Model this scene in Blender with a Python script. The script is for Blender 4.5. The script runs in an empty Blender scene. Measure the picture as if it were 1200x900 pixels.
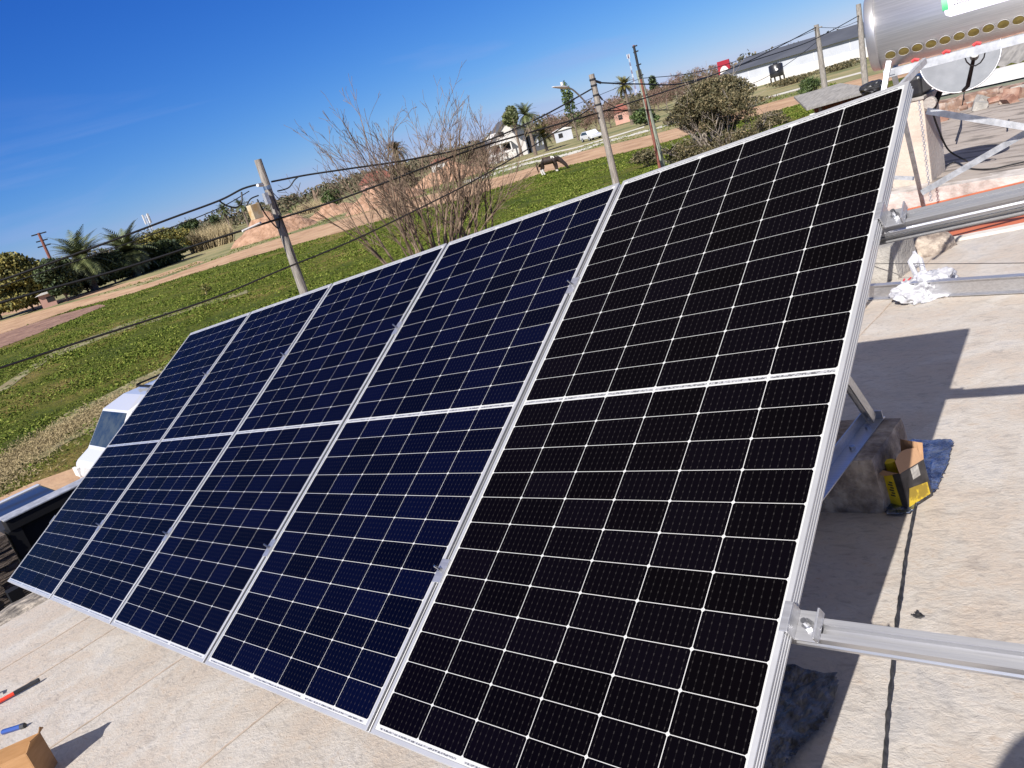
import bpy, bmesh, math, random
import numpy as np
from mathutils import Vector, Matrix, noise as mnoise

# ------------------------------------------------------------------ camera, world, sun, exposure
SC = bpy.context.scene
COL = SC.collection
random.seed(7)
CAMZ = 4.2
HC = 1.397                      # eye height above the sloping roof
F_PX = 910.33
MC = np.array([[0.72338523, 0.01177596, -0.69034422], [0.63588305, -0.40092509, 0.65947844], [-0.26901032, -0.91603515, -0.29751142]])
U = np.array([0.99377792, 0, 0.11137976]); YA = np.array([0., 1, 0]); NR = np.array([-0.11137976, 0, 0.99377792])
V = np.array([-0.05544939, 0.86726844, 0.49474318]); N = np.array([-0.09659615, -0.49784078, 0.86187223])
TW = np.array([-5.84533314, 0.72911109, -1.7943963])
CAM = np.array([0, 0, CAMZ])

def col4(x, y, z, o):
    m = Matrix.Identity(4)
    for i in range(3):
        m[i][0] = x[i]; m[i][1] = y[i]; m[i][2] = z[i]; m[i][3] = o[i]
    return m
RF = col4(U, YA, NR, CAM - HC * NR)          # roof frame: a along the row, b towards the back, c up off the roof
AF = col4(U, V, N, CAM + TW)                 # panel frame: u, v, n (front face n = 0)

cd = bpy.data.cameras.new('camera'); cam = bpy.data.objects.new('camera', cd); COL.objects.link(cam)
cam.matrix_world = col4(MC[:, 0], -MC[:, 1], -MC[:, 2], CAM)
cd.sensor_width = 36; cd.lens = 36 * F_PX / 1200; cd.clip_start = 0.05; cd.clip_end = 3000
SC.camera = cam

SUN = Vector((0.148, -0.755, 0.638)).normalized()
w = bpy.data.worlds.new('World'); SC.world = w; w.use_nodes = True
nt = w.node_tree; nt.nodes.clear()
def wn(t, **k):
    n = nt.nodes.new(t)
    for a, b in k.items(): setattr(n, a, b)
    return n
wo = wn('ShaderNodeOutputWorld'); bg = wn('ShaderNodeBackground'); bg.inputs[1].default_value = 0.115
sky = wn('ShaderNodeTexSky', sky_type='NISHITA', sun_disc=False, sun_elevation=math.asin(SUN.z), sun_rotation=math.atan2(SUN.x, SUN.y),
         altitude=0, air_density=0.85, dust_density=0.0, ozone_density=4.0)
sp = wn('ShaderNodeSeparateColor'); cb_ = wn('ShaderNodeCombineColor'); nt.links.new(sky.outputs[0], sp.inputs[0])
EX = 2 ** 0.60
for i, (gam, k) in enumerate(((1.60, .44), (1.12, .52), (.66, .84))):      # camera-like response of a deep clear sky
    p_ = wn('ShaderNodeMath', operation='MULTIPLY'); nt.links.new(sp.outputs[i], p_.inputs[0]); p_.inputs[1].default_value = .115
    q_ = wn('ShaderNodeMath', operation='POWER'); nt.links.new(p_.outputs[0], q_.inputs[0]); q_.inputs[1].default_value = gam
    r_ = wn('ShaderNodeMath', operation='MULTIPLY'); nt.links.new(q_.outputs[0], r_.inputs[0]); r_.inputs[1].default_value = k / .115 / EX
    nt.links.new(r_.outputs[0], cb_.inputs[i])
tc = wn('ShaderNodeTexCoord'); sx = wn('ShaderNodeSeparateXYZ'); nt.links.new(tc.outputs['Generated'], sx.inputs[0])
mp = wn('ShaderNodeMapping'); mp.inputs['Scale'].default_value = (1.6, 1.6, 13.0); mp.inputs['Rotation'].default_value = (0.0, 0.10, 0.5)
nt.links.new(tc.outputs['Generated'], mp.inputs[0])
nz = wn('ShaderNodeTexNoise'); nz.inputs['Scale'].default_value = 1.3; nz.inputs['Detail'].default_value = 5; nz.inputs['Roughness'].default_value = 0.5
nz.inputs['Distortion'].default_value = 0.6
nt.links.new(mp.outputs[0], nz.inputs['Vector'])
rp = wn('ShaderNodeMapRange'); rp.inputs[1].default_value = 0.54; rp.inputs[2].default_value = 0.80; nt.links.new(nz.outputs[0], rp.inputs[0])
el = wn('ShaderNodeMapRange'); el.inputs[1].default_value = 0.19; el.inputs[2].default_value = 0.04; nt.links.new(sx.outputs[2], el.inputs[0])
mu = wn('ShaderNodeMath', operation='MULTIPLY'); nt.links.new(rp.outputs[0], mu.inputs[0]); nt.links.new(el.outputs[0], mu.inputs[1])
mu2 = wn('ShaderNodeMath', operation='MULTIPLY'); nt.links.new(mu.outputs[0], mu2.inputs[0]); mu2.inputs[1].default_value = 0.75
mix = wn('ShaderNodeMix', data_type='RGBA'); nt.links.new(mu2.outputs[0], mix.inputs[0]); nt.links.new(cb_.outputs[0], mix.inputs[6])
mix.inputs[7].default_value = (1.9, 2.5, 4.6, 1)
ve = wn('ShaderNodeMapRange'); ve.inputs[1].default_value = .50; ve.inputs[2].default_value = .76; ve.inputs[4].default_value = .88; nt.links.new(sx.outputs[2], ve.inputs[0])
fill_veil = wn('ShaderNodeMix', data_type='RGBA'); nt.links.new(ve.outputs[0], fill_veil.inputs[0]); nt.links.new(mix.outputs[2], fill_veil.inputs[6])
fill_veil.inputs[7].default_value = (.40 / .115 / EX, .385 / .115 / EX, .37 / .115 / EX, 1)      # pale grey added overhead, out of view, to lift and neutralise the blue shadows
nt.links.new(fill_veil.outputs[2], bg.inputs[0]); nt.links.new(bg.outputs[0], wo.inputs[0])

sd = bpy.data.lights.new('sun', 'SUN'); sd.energy = 5.0; sd.angle = math.radians(0.5); sd.color = (1, 0.955, 0.915)
so = bpy.data.objects.new('sun', sd); COL.objects.link(so); so.rotation_euler = SUN.to_track_quat('Z', 'Y').to_euler(); so.location = (0, -20, 40)
SC.view_settings.view_transform = 'Standard'; SC.view_settings.look = 'None'; SC.view_settings.exposure = 0.60; SC.view_settings.gamma = 1
SC.view_settings.use_curve_mapping = False

# ------------------------------------------------------------------ where things stand (image pixels cast through the camera -> world metres)
def ray(x, y): return MC @ np.array([(x - 600) / F_PX, (y - 450) / F_PX, 1.0])
def gnd(x, y, z=0.0):
    r = ray(x, y); return CAM + r * ((z - CAMZ) / r[2])
def atx(x, y, X): r = ray(x, y); return CAM + r * (X / r[0])
def aty(x, y, Y): r = ray(x, y); return CAM + r * (Y / r[1])
def roofp(x, y, h=0.0):
    r = ray(x, y); p = r * ((-HC + h) / (r @ NR)); return (p @ U, p[1], h)

# ------------------------------------------------------------------ materials
def srgb(h):
    c = [int(h[i:i + 2], 16) / 255 for i in (0, 2, 4)]
    return tuple(x / 12.92 if x < .04045 else ((x + .055) / 1.055) ** 2.4 for x in c)
MATS = {}
def mat(name, c1, c2=None, rough=0.7, metal=0.0, scale=3.0, bump=0.0, bscale=20.0, detail=5, coat=0.0, spec=0.5, island=False, c3=None, stretch=None, bdist=0.02, lo=.38, hi=.62):
    m = bpy.data.materials.new(name); m.use_nodes = True; MATS[name] = m
    t = m.node_tree; b = t.nodes['Principled BSDF']
    b.inputs['Roughness'].default_value = rough; b.inputs['Metallic'].default_value = metal
    b.inputs['Coat Weight'].default_value = coat; b.inputs['Coat Roughness'].default_value = 0.03
    b.inputs['Specular IOR Level'].default_value = spec
    b.inputs['Base Color'].default_value = (*c1, 1)
    co = t.nodes.new('ShaderNodeTexCoord'); vec = co.outputs['Object']
    if stretch:
        mpn = t.nodes.new('ShaderNodeMapping'); mpn.inputs['Scale'].default_value = stretch; t.links.new(vec, mpn.inputs[0]); vec = mpn.outputs[0]
    if c2 is not None:
        rampn = t.nodes.new('ShaderNodeValToRGB'); e = rampn.color_ramp.elements
        e[0].color = (*c1, 1); e[1].color = (*c2, 1)
        if c3 is not None:
            x = e.new(0.5); x.color = (*c3, 1)
        if island:
            g = t.nodes.new('ShaderNodeNewGeometry'); t.links.new(g.outputs['Random Per Island'], rampn.inputs[0])
            e[0].position = 0; e[len(e) - 1].position = 1
        else:
            n = t.nodes.new('ShaderNodeTexNoise'); n.inputs['Scale'].default_value = scale; n.inputs['Detail'].default_value = detail
            n.inputs['Roughness'].default_value = 0.6
            t.links.new(vec, n.inputs['Vector']); t.links.new(n.outputs[0], rampn.inputs[0])
            e[0].position = lo; e[len(e) - 1].position = hi
        t.links.new(rampn.outputs[0], b.inputs['Base Color'])
    if bump:
        n = t.nodes.new('ShaderNodeTexNoise'); n.inputs['Scale'].default_value = bscale; n.inputs['Detail'].default_value = 6
        t.links.new(vec, n.inputs['Vector'])
        bp = t.nodes.new('ShaderNodeBump'); bp.inputs['Strength'].default_value = bump; bp.inputs['Distance'].default_value = bdist
        t.links.new(n.outputs[0], bp.inputs['Height']); t.links.new(bp.outputs[0], b.inputs['Normal'])
    return m

M_alu = mat('aluminium', (.46, .46, .46), (.56, .56, .56), rough=.34, metal=.92, scale=6, stretch=(1, 14, 14), bump=.04, bscale=60)
M_aluc = mat('mill_aluminium', (.50, .50, .51), (.60, .60, .61), rough=.36, metal=.8, scale=5, stretch=(.6, 25, 25), bump=.05, bscale=30)
M_frame = mat('anodised_frame', (.50, .50, .50), (.57, .57, .57), rough=.42, metal=.55, scale=4, bump=.02, bscale=90)
M_steel = mat('zinc_steel', (.35, .35, .36), (.6, .6, .6), rough=.3, metal=1, scale=40)
M_galv = mat('galvanised', (.42, .43, .44), (.62, .63, .64), rough=.5, metal=.6, scale=14)
M_back = mat('panel_backsheet', (.50, .50, .48), rough=.35, coat=1)
M_rib = mat('panel_ribbon', (.08, .08, .085), (.34, .34, .35), rough=.3, scale=160, coat=1, lo=.45, hi=.55)
# cells: near-black silicon with fine bus bars running up the panel
def cell_mat():
    m = mat('solar_cell', (.004, .005, .012), rough=.35, coat=.17, spec=.0)
    t = m.node_tree; b = t.nodes['Principled BSDF']; b.inputs['Coat Roughness'].default_value = .025; b.inputs['Coat IOR'].default_value = 1.4
    def nd(op, a, bb=None):
        n = t.nodes.new('ShaderNodeMath'); n.operation = op
        for i, q in enumerate((a, bb)):
            if q is None: continue
            if isinstance(q, (int, float)): n.inputs[i].default_value = q
            else: t.links.new(q, n.inputs[i])
        return n.outputs[0]
    uv = t.nodes.new('ShaderNodeTexCoord'); s = t.nodes.new('ShaderNodeSeparateXYZ'); t.links.new(uv.outputs['Object'], s.inputs[0])
    x = nd('SUBTRACT', s.outputs[0], 0.016); cx = nd('MODULO', x, 0.168)
    fx = nd('ABSOLUTE', nd('SUBTRACT', nd('FRACT', nd('DIVIDE', cx, 0.166 / 9)), 0.5))
    line = nd('LESS_THAN', fx, 0.036)
    dots = nd('LESS_THAN', nd('ABSOLUTE', nd('SUBTRACT', nd('FRACT', nd('DIVIDE', nd('SUBTRACT', s.outputs[1], 0.026), 0.0169)), 0.5)), 0.16)
    wide = nd('MULTIPLY', dots, nd('LESS_THAN', fx, 0.065))
    amt = nd('MAXIMUM', nd('MULTIPLY', line, 0.022), nd('MULTIPLY', wide, 0.085))
    g = t.nodes.new('ShaderNodeNewGeometry')
    r = t.nodes.new('ShaderNodeValToRGB'); r.color_ramp.elements[0].color = (.0012, .0010, .0018, 1); r.color_ramp.elements[1].color = (.0022, .0020, .0045, 1)
    t.links.new(g.outputs['Random Per Island'], r.inputs[0])
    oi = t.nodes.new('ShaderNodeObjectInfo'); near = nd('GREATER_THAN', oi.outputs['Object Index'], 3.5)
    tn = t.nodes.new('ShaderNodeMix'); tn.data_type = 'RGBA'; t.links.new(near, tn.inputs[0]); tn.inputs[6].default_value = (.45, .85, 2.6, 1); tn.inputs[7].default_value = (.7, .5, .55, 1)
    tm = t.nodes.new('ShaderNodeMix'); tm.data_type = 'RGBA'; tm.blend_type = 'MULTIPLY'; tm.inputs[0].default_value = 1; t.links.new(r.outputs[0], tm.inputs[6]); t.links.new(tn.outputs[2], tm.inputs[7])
    mx = t.nodes.new('ShaderNodeMix'); mx.data_type = 'RGBA'; t.links.new(amt, mx.inputs[0]); t.links.new(tm.outputs[2], mx.inputs[6]); mx.inputs[7].default_value = (.22, .20, .19, 1)
    t.links.new(mx.outputs[2], b.inputs['Base Color'])
    return m
M_cell = cell_mat()

# roof membrane: pale, brushed on, wrinkled
def roof_mat():
    m = mat('roof_membrane', (.5, .45, .4), rough=.62)
    t = m.node_tree; b = t.nodes['Principled BSDF']; L = t.links.new
    co = t.nodes.new('ShaderNodeTexCoord').outputs['Object']
    def noise(sc, det=6, ro=.6, dist=0, st=(1, 1, 1), rot=0):
        mp = t.nodes.new('ShaderNodeMapping'); mp.inputs['Scale'].default_value = st; mp.inputs['Rotation'].default_value = (0, 0, rot); L(co, mp.inputs[0])
        n = t.nodes.new('ShaderNodeTexNoise'); n.inputs['Scale'].default_value = sc; n.inputs['Detail'].default_value = det
        n.inputs['Roughness'].default_value = ro; n.inputs['Distortion'].default_value = dist; L(mp.outputs[0], n.inputs['Vector']); return n.outputs[0]
    def ramp(src, stops):
        r = t.nodes.new('ShaderNodeValToRGB'); e = r.color_ramp.elements
        while len(e) < len(stops): e.new(.5)
        for i, (p, c) in enumerate(stops): e[i].position = p; e[i].color = (*c, 1)
        L(src, r.inputs[0]); return r.outputs[0]
    def mixc(f, a, bb, mode='MIX'):
        x = t.nodes.new('ShaderNodeMix'); x.data_type = 'RGBA'; x.blend_type = mode
        if isinstance(f, float): x.inputs[0].default_value = f
        else: L(f, x.inputs[0])
        L(a, x.inputs[6]); L(bb, x.inputs[7]); return x.outputs[2]
    base = ramp(noise(2.3, 9, .68, .5), [(.34, (.42, .38, .335)), (.43, (.475, .415, .352)), (.51, (.47, .43, .38)), (.57, (.51, .475, .43)), (.66, (.435, .415, .392))])
    fine = ramp(noise(11, 8, .7, 1.8, (1, 2.2, 1), .5), [(.34, (.68, .665, .66)), (.46, (.94, .93, .91)), (.56, (1.05, 1.03, 1.0)), (.68, (.86, .77, .68))])
    c = mixc(.85, base, fine, 'MULTIPLY')
    spots = ramp(noise(23, 8, .75, .8), [(.28, (.55, .46, .4)), (.37, (1, 1, 1))])
    c = mixc(.6, c, spots, 'MULTIPLY'); L(c, b.inputs['Base Color'])
    # roller streaks and wrinkles
    wv = t.nodes.new('ShaderNodeTexWave'); wv.wave_type = 'BANDS'; wv.inputs['Scale'].default_value = 13; wv.inputs['Distortion'].default_value = 7; wv.inputs['Detail'].default_value = 3
    wv.inputs['Detail Scale'].default_value = 2.2
    mp = t.nodes.new('ShaderNodeMapping'); mp.inputs['Rotation'].default_value = (0, 0, 1.1); L(co, mp.inputs[0]); L(mp.outputs[0], wv.inputs['Vector'])
    def add(a, bb, k):
        x = t.nodes.new('ShaderNodeMath'); x.operation = 'MULTIPLY_ADD'; L(bb, x.inputs[0]); x.inputs[1].default_value = k; L(a, x.inputs[2]); return x.outputs[0]
    h = add(noise(38, 8, .72, 1.6, (1, 1.5, 1), .6), wv.outputs[0], .07)
    h = add(h, noise(9, 5, .6, 1), .5)
    bp = t.nodes.new('ShaderNodeBump'); bp.inputs['Strength'].default_value = .6; bp.inputs['Distance'].default_value = .008
    L(h, bp.inputs['Height']); L(bp.outputs[0], b.inputs['Normal'])
    return m
M_roof = roof_mat()
M_seam = mat('seam_dirt', (.34, .27, .21), (.46, .38, .31), rough=.8, scale=30)
M_conc = mat('concrete', (.25, .235, .21), (.40, .375, .33), rough=.9, scale=5, bump=.5, bscale=45)
M_concd = mat('old_concrete', (.16, .125, .10), (.46, .39, .31), rough=.95, scale=11, bump=.9, bscale=35, c3=(.29, .24, .195))
M_white = mat('white_paint', (.62, .60, .56), (.70, .68, .65), rough=.6, scale=2)
M_wall = mat('cream_render', (.44, .38, .31), (.54, .48, .40), rough=.85, scale=3, bump=.3, bscale=30, c3=(.50, .44, .36))
M_wwall = mat('weathered_render', (.28, .25, .22), (.54, .50, .46), rough=.9, scale=4, bump=.5, bscale=25, c3=(.44, .40, .36))
M_neigh = mat('weathered_slab', (.15, .13, .11), (.34, .30, .26), rough=.92, scale=2.2, bump=.6, bscale=14, c3=(.32, .275, .235), stretch=(1, 2.5, 1))
M_orange = mat('terracotta_paint', (.44, .11, .045), (.50, .14, .06), rough=.7, scale=5)
M_brick = mat('rough_brick', (.20, .10, .07), (.36, .25, .19), rough=.95, scale=6, bump=.9, bscale=9, c3=(.30, .17, .12))
M_stone = mat('stacked_stone', (.05, .04, .035), (.16, .12, .09), rough=.9, scale=7, bump=1, bscale=8, stretch=(1, 1, 5), c3=(.10, .075, .055), bdist=.05)
M_black = mat('black_steel', (.010, .010, .011), rough=.7, spec=.2)
M_blackp = mat('black_plastic', (.015, .015, .017), (.03, .03, .03), rough=.35, scale=10)
M_rubber = mat('black_rubber', (.012, .012, .012), rough=.6)
M_glass = mat('window_glass', (.012, .02, .026), (.05, .06, .05), rough=.12, coat=.35, spec=.4, scale=3)
M_dark = mat('dark_opening', (.01, .01, .01), rough=.8)
M_wood = mat('weathered_wood', (.17, .15, .125), (.34, .31, .27), rough=.9, scale=5, bump=.5, bscale=30, stretch=(6, 6, .5))
M_woodg = mat('green_pole_wood', (.20, .23, .17), (.34, .37, .29), rough=.9, scale=5, stretch=(6, 6, .5))
M_rust = mat('rust', (.14, .05, .035), (.25, .09, .06), rough=.85, scale=10)
M_bark = mat('bark', (.10, .075, .055), (.22, .17, .13), rough=.95, scale=8, bump=.5, bscale=20)
M_twig = mat('bare_twig', (.105, .07, .045), (.235, .17, .115), rough=.9, scale=2.5, c3=(.165, .115, .078))
M_card = mat('cardboard', (.34, .18, .07), (.40, .22, .095), rough=.85, scale=9, bump=.08, bscale=60, stretch=(1, 1, 6))
M_cardin = mat('cardboard_inside', (.36, .21, .11), (.42, .25, .14), rough=.9, scale=6)
M_yel = mat('yellow_print', (.58, .42, .01), (.70, .53, .02), rough=.5, scale=30)
M_ochre = mat('ochre_print', (.28, .19, .02), (.62, .43, .03), rough=.55, scale=26, lo=.45, hi=.55)
M_foil = mat('foil_membrane', (.10, .13, .22), (.30, .36, .5), rough=.22, metal=.85, scale=18, bump=1, bscale=26, bdist=.02)  # blue of the reflected sky is put into the foil's base colour
M_foild = mat('dark_foil', (.045, .044, .045), (.20, .195, .19), rough=.34, metal=.5, scale=12, bump=.8, bscale=30, stretch=(2, 1, 1))
M_tar = mat('tar', (.008, .008, .008), (.05, .048, .045), rough=.6, scale=40)
M_bag = mat('white_plastic', (.36, .36, .38), (.60, .60, .62), rough=.4, scale=14, bump=.8, bscale=30, bdist=.012)
M_bagp = mat('bag_print', (.55, .06, .06), rough=.4)
M_red = mat('red_plastic', (.65, .05, .02), rough=.35)
M_blue = mat('blue_plastic', (.02, .06, .25), rough=.3)
M_tank = mat('brushed_steel', (.56, .55, .54), (.66, .645, .63), rough=.46, metal=.72, scale=3, stretch=(1, 40, 40), bump=.03, bscale=30)
M_tankc = mat('tank_cap_steel', (.46, .45, .45), (.52, .51, .51), rough=.45, metal=.75, scale=4)
M_hole = mat('foam_hole', (.16, .115, .02), (.24, .18, .04), rough=.55, scale=20)
M_sil = mat('silicone_ring', (.52, .50, .47), rough=.35)
M_label = mat('label_film', (.78, .74, .84), rough=.45)
M_green = mat('label_green', (.02, .35, .12), rough=.45)
M_ink = mat('ink', (.03, .03, .04), rough=.6)
M_redg = mat('red_grommet', (.45, .03, .03), rough=.5)
M_cable = mat('cable', (.012, .012, .013), rough=.6)
M_dish = mat('dish_paint', (.19, .20, .21), (.23, .24, .25), rough=.85, scale=6)
M_grass = mat('leaf_blades', (.040, .068, .006), (.22, .235, .05), rough=.8, island=True, c3=(.095, .132, .017), spec=.15)
M_dry = mat('dry_grass', (.22, .17, .08), (.40, .32, .17), rough=.85, island=True)
M_olive = mat('olive_leaves', (.035, .033, .012), (.22, .17, .085), rough=.7, island=True, c3=(.09, .082, .034))
M_dkleaf = mat('dark_leaves', (.016, .030, .010), (.075, .105, .03), rough=.65, island=True)
M_yleaf = mat('yellow_green_leaves', (.05, .06, .012), (.27, .22, .045), rough=.7, island=True, c3=(.13, .125, .024))
M_mleaf = mat('mid_green_leaves', (.025, .05, .012), (.10, .14, .035), rough=.65, island=True)
M_brown = mat('leafless_brown', (.13, .07, .05), (.26, .17, .13), rough=.9, island=True)
M_palm = mat('palm_fronds', (.03, .045, .015), (.17, .19, .07), rough=.55, island=True)
M_reed = mat('reeds', (.26, .20, .10), (.45, .37, .22), rough=.85, island=True)
M_white2 = mat('house_white', (.56, .54, .50), (.64, .62, .58), rough=.8, scale=.5)
M_pinkw = mat('pink_render', (.46, .26, .20), (.54, .32, .25), rough=.85, scale=.5)
M_slate = mat('grey_sheet_roof', (.065, .07, .078), (.085, .09, .10), rough=.65, scale=.2)
M_sheet = mat('fibre_cement', (.19, .18, .165), (.30, .285, .26), rough=.9, scale=2, stretch=(8, 1, 1))
M_pale = mat('pale_cladding', (.42, .44, .47), (.47, .49, .52), rough=.6, scale=.3)
M_greenw = mat('green_render', (.16, .25, .12), (.24, .34, .18), rough=.85, scale=3)
M_roofred = mat('red_roof', (.22, .07, .05), (.3, .11, .08), rough=.8, scale=2)
M_sign = mat('sign_red', (.30, .015, .03), rough=.5)
M_carw = mat('car_white', (.60, .61, .62), rough=.25, coat=1)
M_hide = mat('horse_coat', (.02, .012, .009), (.045, .025, .017), rough=.6, scale=4)
M_hidew = mat('horse_white', (.6, .57, .52), rough=.7)
M_dirt = mat('road_dirt', (.31, .185, .10), (.45, .30, .175), rough=.95, scale=.35, bump=.5, bscale=3, detail=8, c3=(.39, .245, .14), bdist=.1)
M_mound = mat('heaped_soil', (.26, .145, .085), (.42, .26, .17), rough=.95, scale=1.3, bump=1, bscale=2.5, detail=8, bdist=.2)
M_gravel = mat('pale_gravel', (.46, .43, .36), (.60, .57, .50), rough=.95, scale=1.2)
M_soil = mat('dark_soil', (.16, .085, .06), (.27, .16, .11), rough=.95, scale=.8, bump=1, bscale=3, bdist=.1)
M_verge = mat('trampled_verge', (.20, .16, .08), (.30, .25, .14), rough=.95, scale=.9, c3=(.15, .15, .06), detail=9, bump=.6, bscale=5, bdist=.1)

def field_mat():
    m = mat('field', (.1, .12, .04), rough=.95, spec=.1)
    t = m.node_tree; b = t.nodes['Principled BSDF']; L = t.links.new
    co = t.nodes.new('ShaderNodeTexCoord').outputs['Object']
    def noise(sc, det=8, ro=.65):
        n = t.nodes.new('ShaderNodeTexNoise'); n.inputs['Scale'].default_value = sc; n.inputs['Detail'].default_value = det; n.inputs['Roughness'].default_value = ro
        L(co, n.inputs['Vector']); return n.outputs[0]
    r1 = t.nodes.new('ShaderNodeValToRGB'); e = r1.color_ramp.elements
    for p, c in ((.50, (.11, .13, .025)), (.60, (.21, .17, .065))): x = e.new(p); x.color = (*c, 1)
    e[0].position = .34; e[0].color = (.05, .08, .014, 1); e[-1].position = .74; e[-1].color = (.34, .26, .145, 1)
    L(noise(.11), r1.inputs[0])
    r2 = t.nodes.new('ShaderNodeValToRGB'); r2.color_ramp.elements[0].position = .36; r2.color_ramp.elements[0].color = (.30, .36, .25, 1)
    r2.color_ramp.elements[1].position = .62; r2.color_ramp.elements[1].color = (1.45, 1.35, 1.05, 1); L(noise(3.2, 10, .82), r2.inputs[0])
    x = t.nodes.new('ShaderNodeMix'); x.data_type = 'RGBA'; x.blend_type = 'MULTIPLY'; x.inputs[0].default_value = .9
    L(r1.outputs[0], x.inputs[6]); L(r2.outputs[0], x.inputs[7]); L(x.outputs[2], b.inputs['Base Color'])
    bp = t.nodes.new('ShaderNodeBump'); bp.inputs['Strength'].default_value = 1; bp.inputs['Distance'].default_value = .25
    L(noise(2.5, 8, .75), bp.inputs['Height']); L(bp.outputs[0], b.inputs['Normal'])
    return m
M_field = field_mat()

# ------------------------------------------------------------------ mesh helpers
class G:
    def __init__(s): s.v = []; s.f = []; s.m = []
    def add(s, vs, fs, mi=0):
        o = len(s.v); s.v += [tuple(map(float, p)) for p in vs]
        s.f += [tuple(i + o for i in q) for q in fs]; s.m += [mi] * len(fs); return s
    def box(s, a, b, mi=0, M=None):
        vs = [(x, y, z) for x in (a[0], b[0]) for y in (a[1], b[1]) for z in (a[2], b[2])]
        if M is not None: vs = [tuple(M @ Vector(p)) for p in vs]
        return s.add(vs, [(0, 1, 3, 2), (4, 6, 7, 5), (0, 4, 5, 1), (2, 3, 7, 6), (0, 2, 6, 4), (1, 5, 7, 3)], mi)
    def tube(s, pts, r, n=8, mi=0, caps=True, sq=1.0):
        P = [Vector(p) for p in pts]; R = r if isinstance(r, (list, tuple)) else [r] * len(P)
        vs = []; prev = None
        for i, p in enumerate(P):
            d = (P[min(i + 1, len(P) - 1)] - P[max(i - 1, 0)]).normalized()
            if prev is None:
                a = Vector((0, 0, 1)) if abs(d.z) < .9 else Vector((1, 0, 0)); x = d.cross(a).normalized()
            else:
                x = (prev - d * prev.dot(d)).normalized()
            prev = x; y = d.cross(x)
            for k in range(n):
                t = 2 * math.pi * k / n; vs.append(p + (x * math.cos(t) + y * math.sin(t) * sq) * R[i])
        fs = []
        for i in range(len(P) - 1):
            for k in range(n): fs.append((i * n + k, i * n + (k + 1) % n, (i + 1) * n + (k + 1) % n, (i + 1) * n + k))
        if caps: fs.append(tuple(range(n))[::-1]); fs.append(tuple(range((len(P) - 1) * n, len(P) * n)))
        return s.add(vs, fs, mi)
    def beam(s, p, q, wx, wy, up=(0, 0, 1), mi=0, prof=None):
        """straight bar p->q with a rectangular (or given 2-D) section"""
        p = Vector(p); q = Vector(q); d = (q - p).normalized(); x = d.cross(Vector(up))
        x = x.normalized() if x.length > 1e-4 else Vector((1, 0, 0)); y = x.cross(d)
        pr = prof or [(-wx / 2, -wy / 2), (wx / 2, -wy / 2), (wx / 2, wy / 2), (-wx / 2, wy / 2)]
        n = len(pr); vs = [p + x * a + y * b for a, b in pr] + [q + x * a + y * b for a, b in pr]
        fs = [(k, (k + 1) % n, n + (k + 1) % n, n + k) for k in range(n)] + [tuple(range(n))[::-1], tuple(range(n, 2 * n))]
        return s.add(vs, fs, mi)
    def prism(s, poly, z0, z1, mi=0, axis='z'):
        def q(a, b, z): return {'z': (a, b, z), 'x': (z, a, b), 'y': (a, z, b)}[axis]
        n = len(poly); vs = [q(a, b, z0) for a, b in poly] + [q(a, b, z1) for a, b in poly]
        return s.add(vs, [(k, (k + 1) % n, n + (k + 1) % n, n + k) for k in range(n)] + [tuple(range(n))[::-1], tuple(range(n, 2 * n))], mi)
    def build(s, name, mats, parent=None, M=None, smooth=False, bevel=0, fix=True):
        me = bpy.data.meshes.new(name)
        me.from_pydata(s.v, [], s.f)
        mats = mats if isinstance(mats, (list, tuple)) else [mats]
        for x in mats: me.materials.append(x)
        if len(mats) > 1: me.polygons.foreach_set('material_index', s.m)
        if fix and len(s.f) < 60000:
            bm = bmesh.new(); bm.from_mesh(me); bmesh.ops.recalc_face_normals(bm, faces=bm.faces); bm.to_mesh(me); bm.free()
        if smooth: me.polygons.foreach_set('use_smooth', [True] * len(me.polygons))
        me.update()
        o = bpy.data.objects.new(name, me); COL.objects.link(o)
        if parent is not None: o.parent = parent
        if M is not None: o.matrix_world = M if parent is None else M; 
        if parent is not None and M is not None: o.matrix_local = M
        if bevel:
            b = o.modifiers.new('bevel', 'BEVEL'); b.width = bevel; b.segments = 2; b.limit_method = 'ANGLE'; b.angle_limit = .7
        return o
def tag(o, label, cat, group=None):
    o['label'] = label; o['category'] = cat
    if group: o['group'] = group
    return o
def thing(name, label, cat, M=None, group=None):
    o = bpy.data.objects.new(name, None); COL.objects.link(o); o.empty_display_size = .2
    if M is not None: o.matrix_world = M
    return tag(o, label, cat, group)
def copy_tree(o, parent=None):
    c = o.copy(); COL.objects.link(c)
    c.parent = parent
    for ch in list(o.children):
        copy_tree(ch, c)
    return c
def T(x, y, z): return Matrix.Translation((x, y, z))
def RZ(a): return Matrix.Rotation(a, 4, 'Z')
def struct(o): o['kind'] = 'structure'; return o
def stuff(o): o['kind'] = 'stuff'; return o

def mesh_np(name, verts, faces_n, nper, m, parent=None, M=None):
    """fast mesh of equal-sided faces: verts (k*nper,3)"""
    me = bpy.data.meshes.new(name); nv = len(verts)
    me.vertices.add(nv); me.vertices.foreach_set('co', np.asarray(verts, dtype=np.float32).ravel())
    me.loops.add(nv); me.loops.foreach_set('vertex_index', np.arange(nv, dtype=np.int32))
    me.polygons.add(faces_n); me.polygons.foreach_set('loop_start', np.arange(0, nv, nper, dtype=np.int32))
    me.materials.append(m); me.update(); me.validate()
    o = bpy.data.objects.new(name, me); COL.objects.link(o)
    if parent is not None: o.parent = parent
    if M is not None: o.matrix_world = M
    return o

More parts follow.
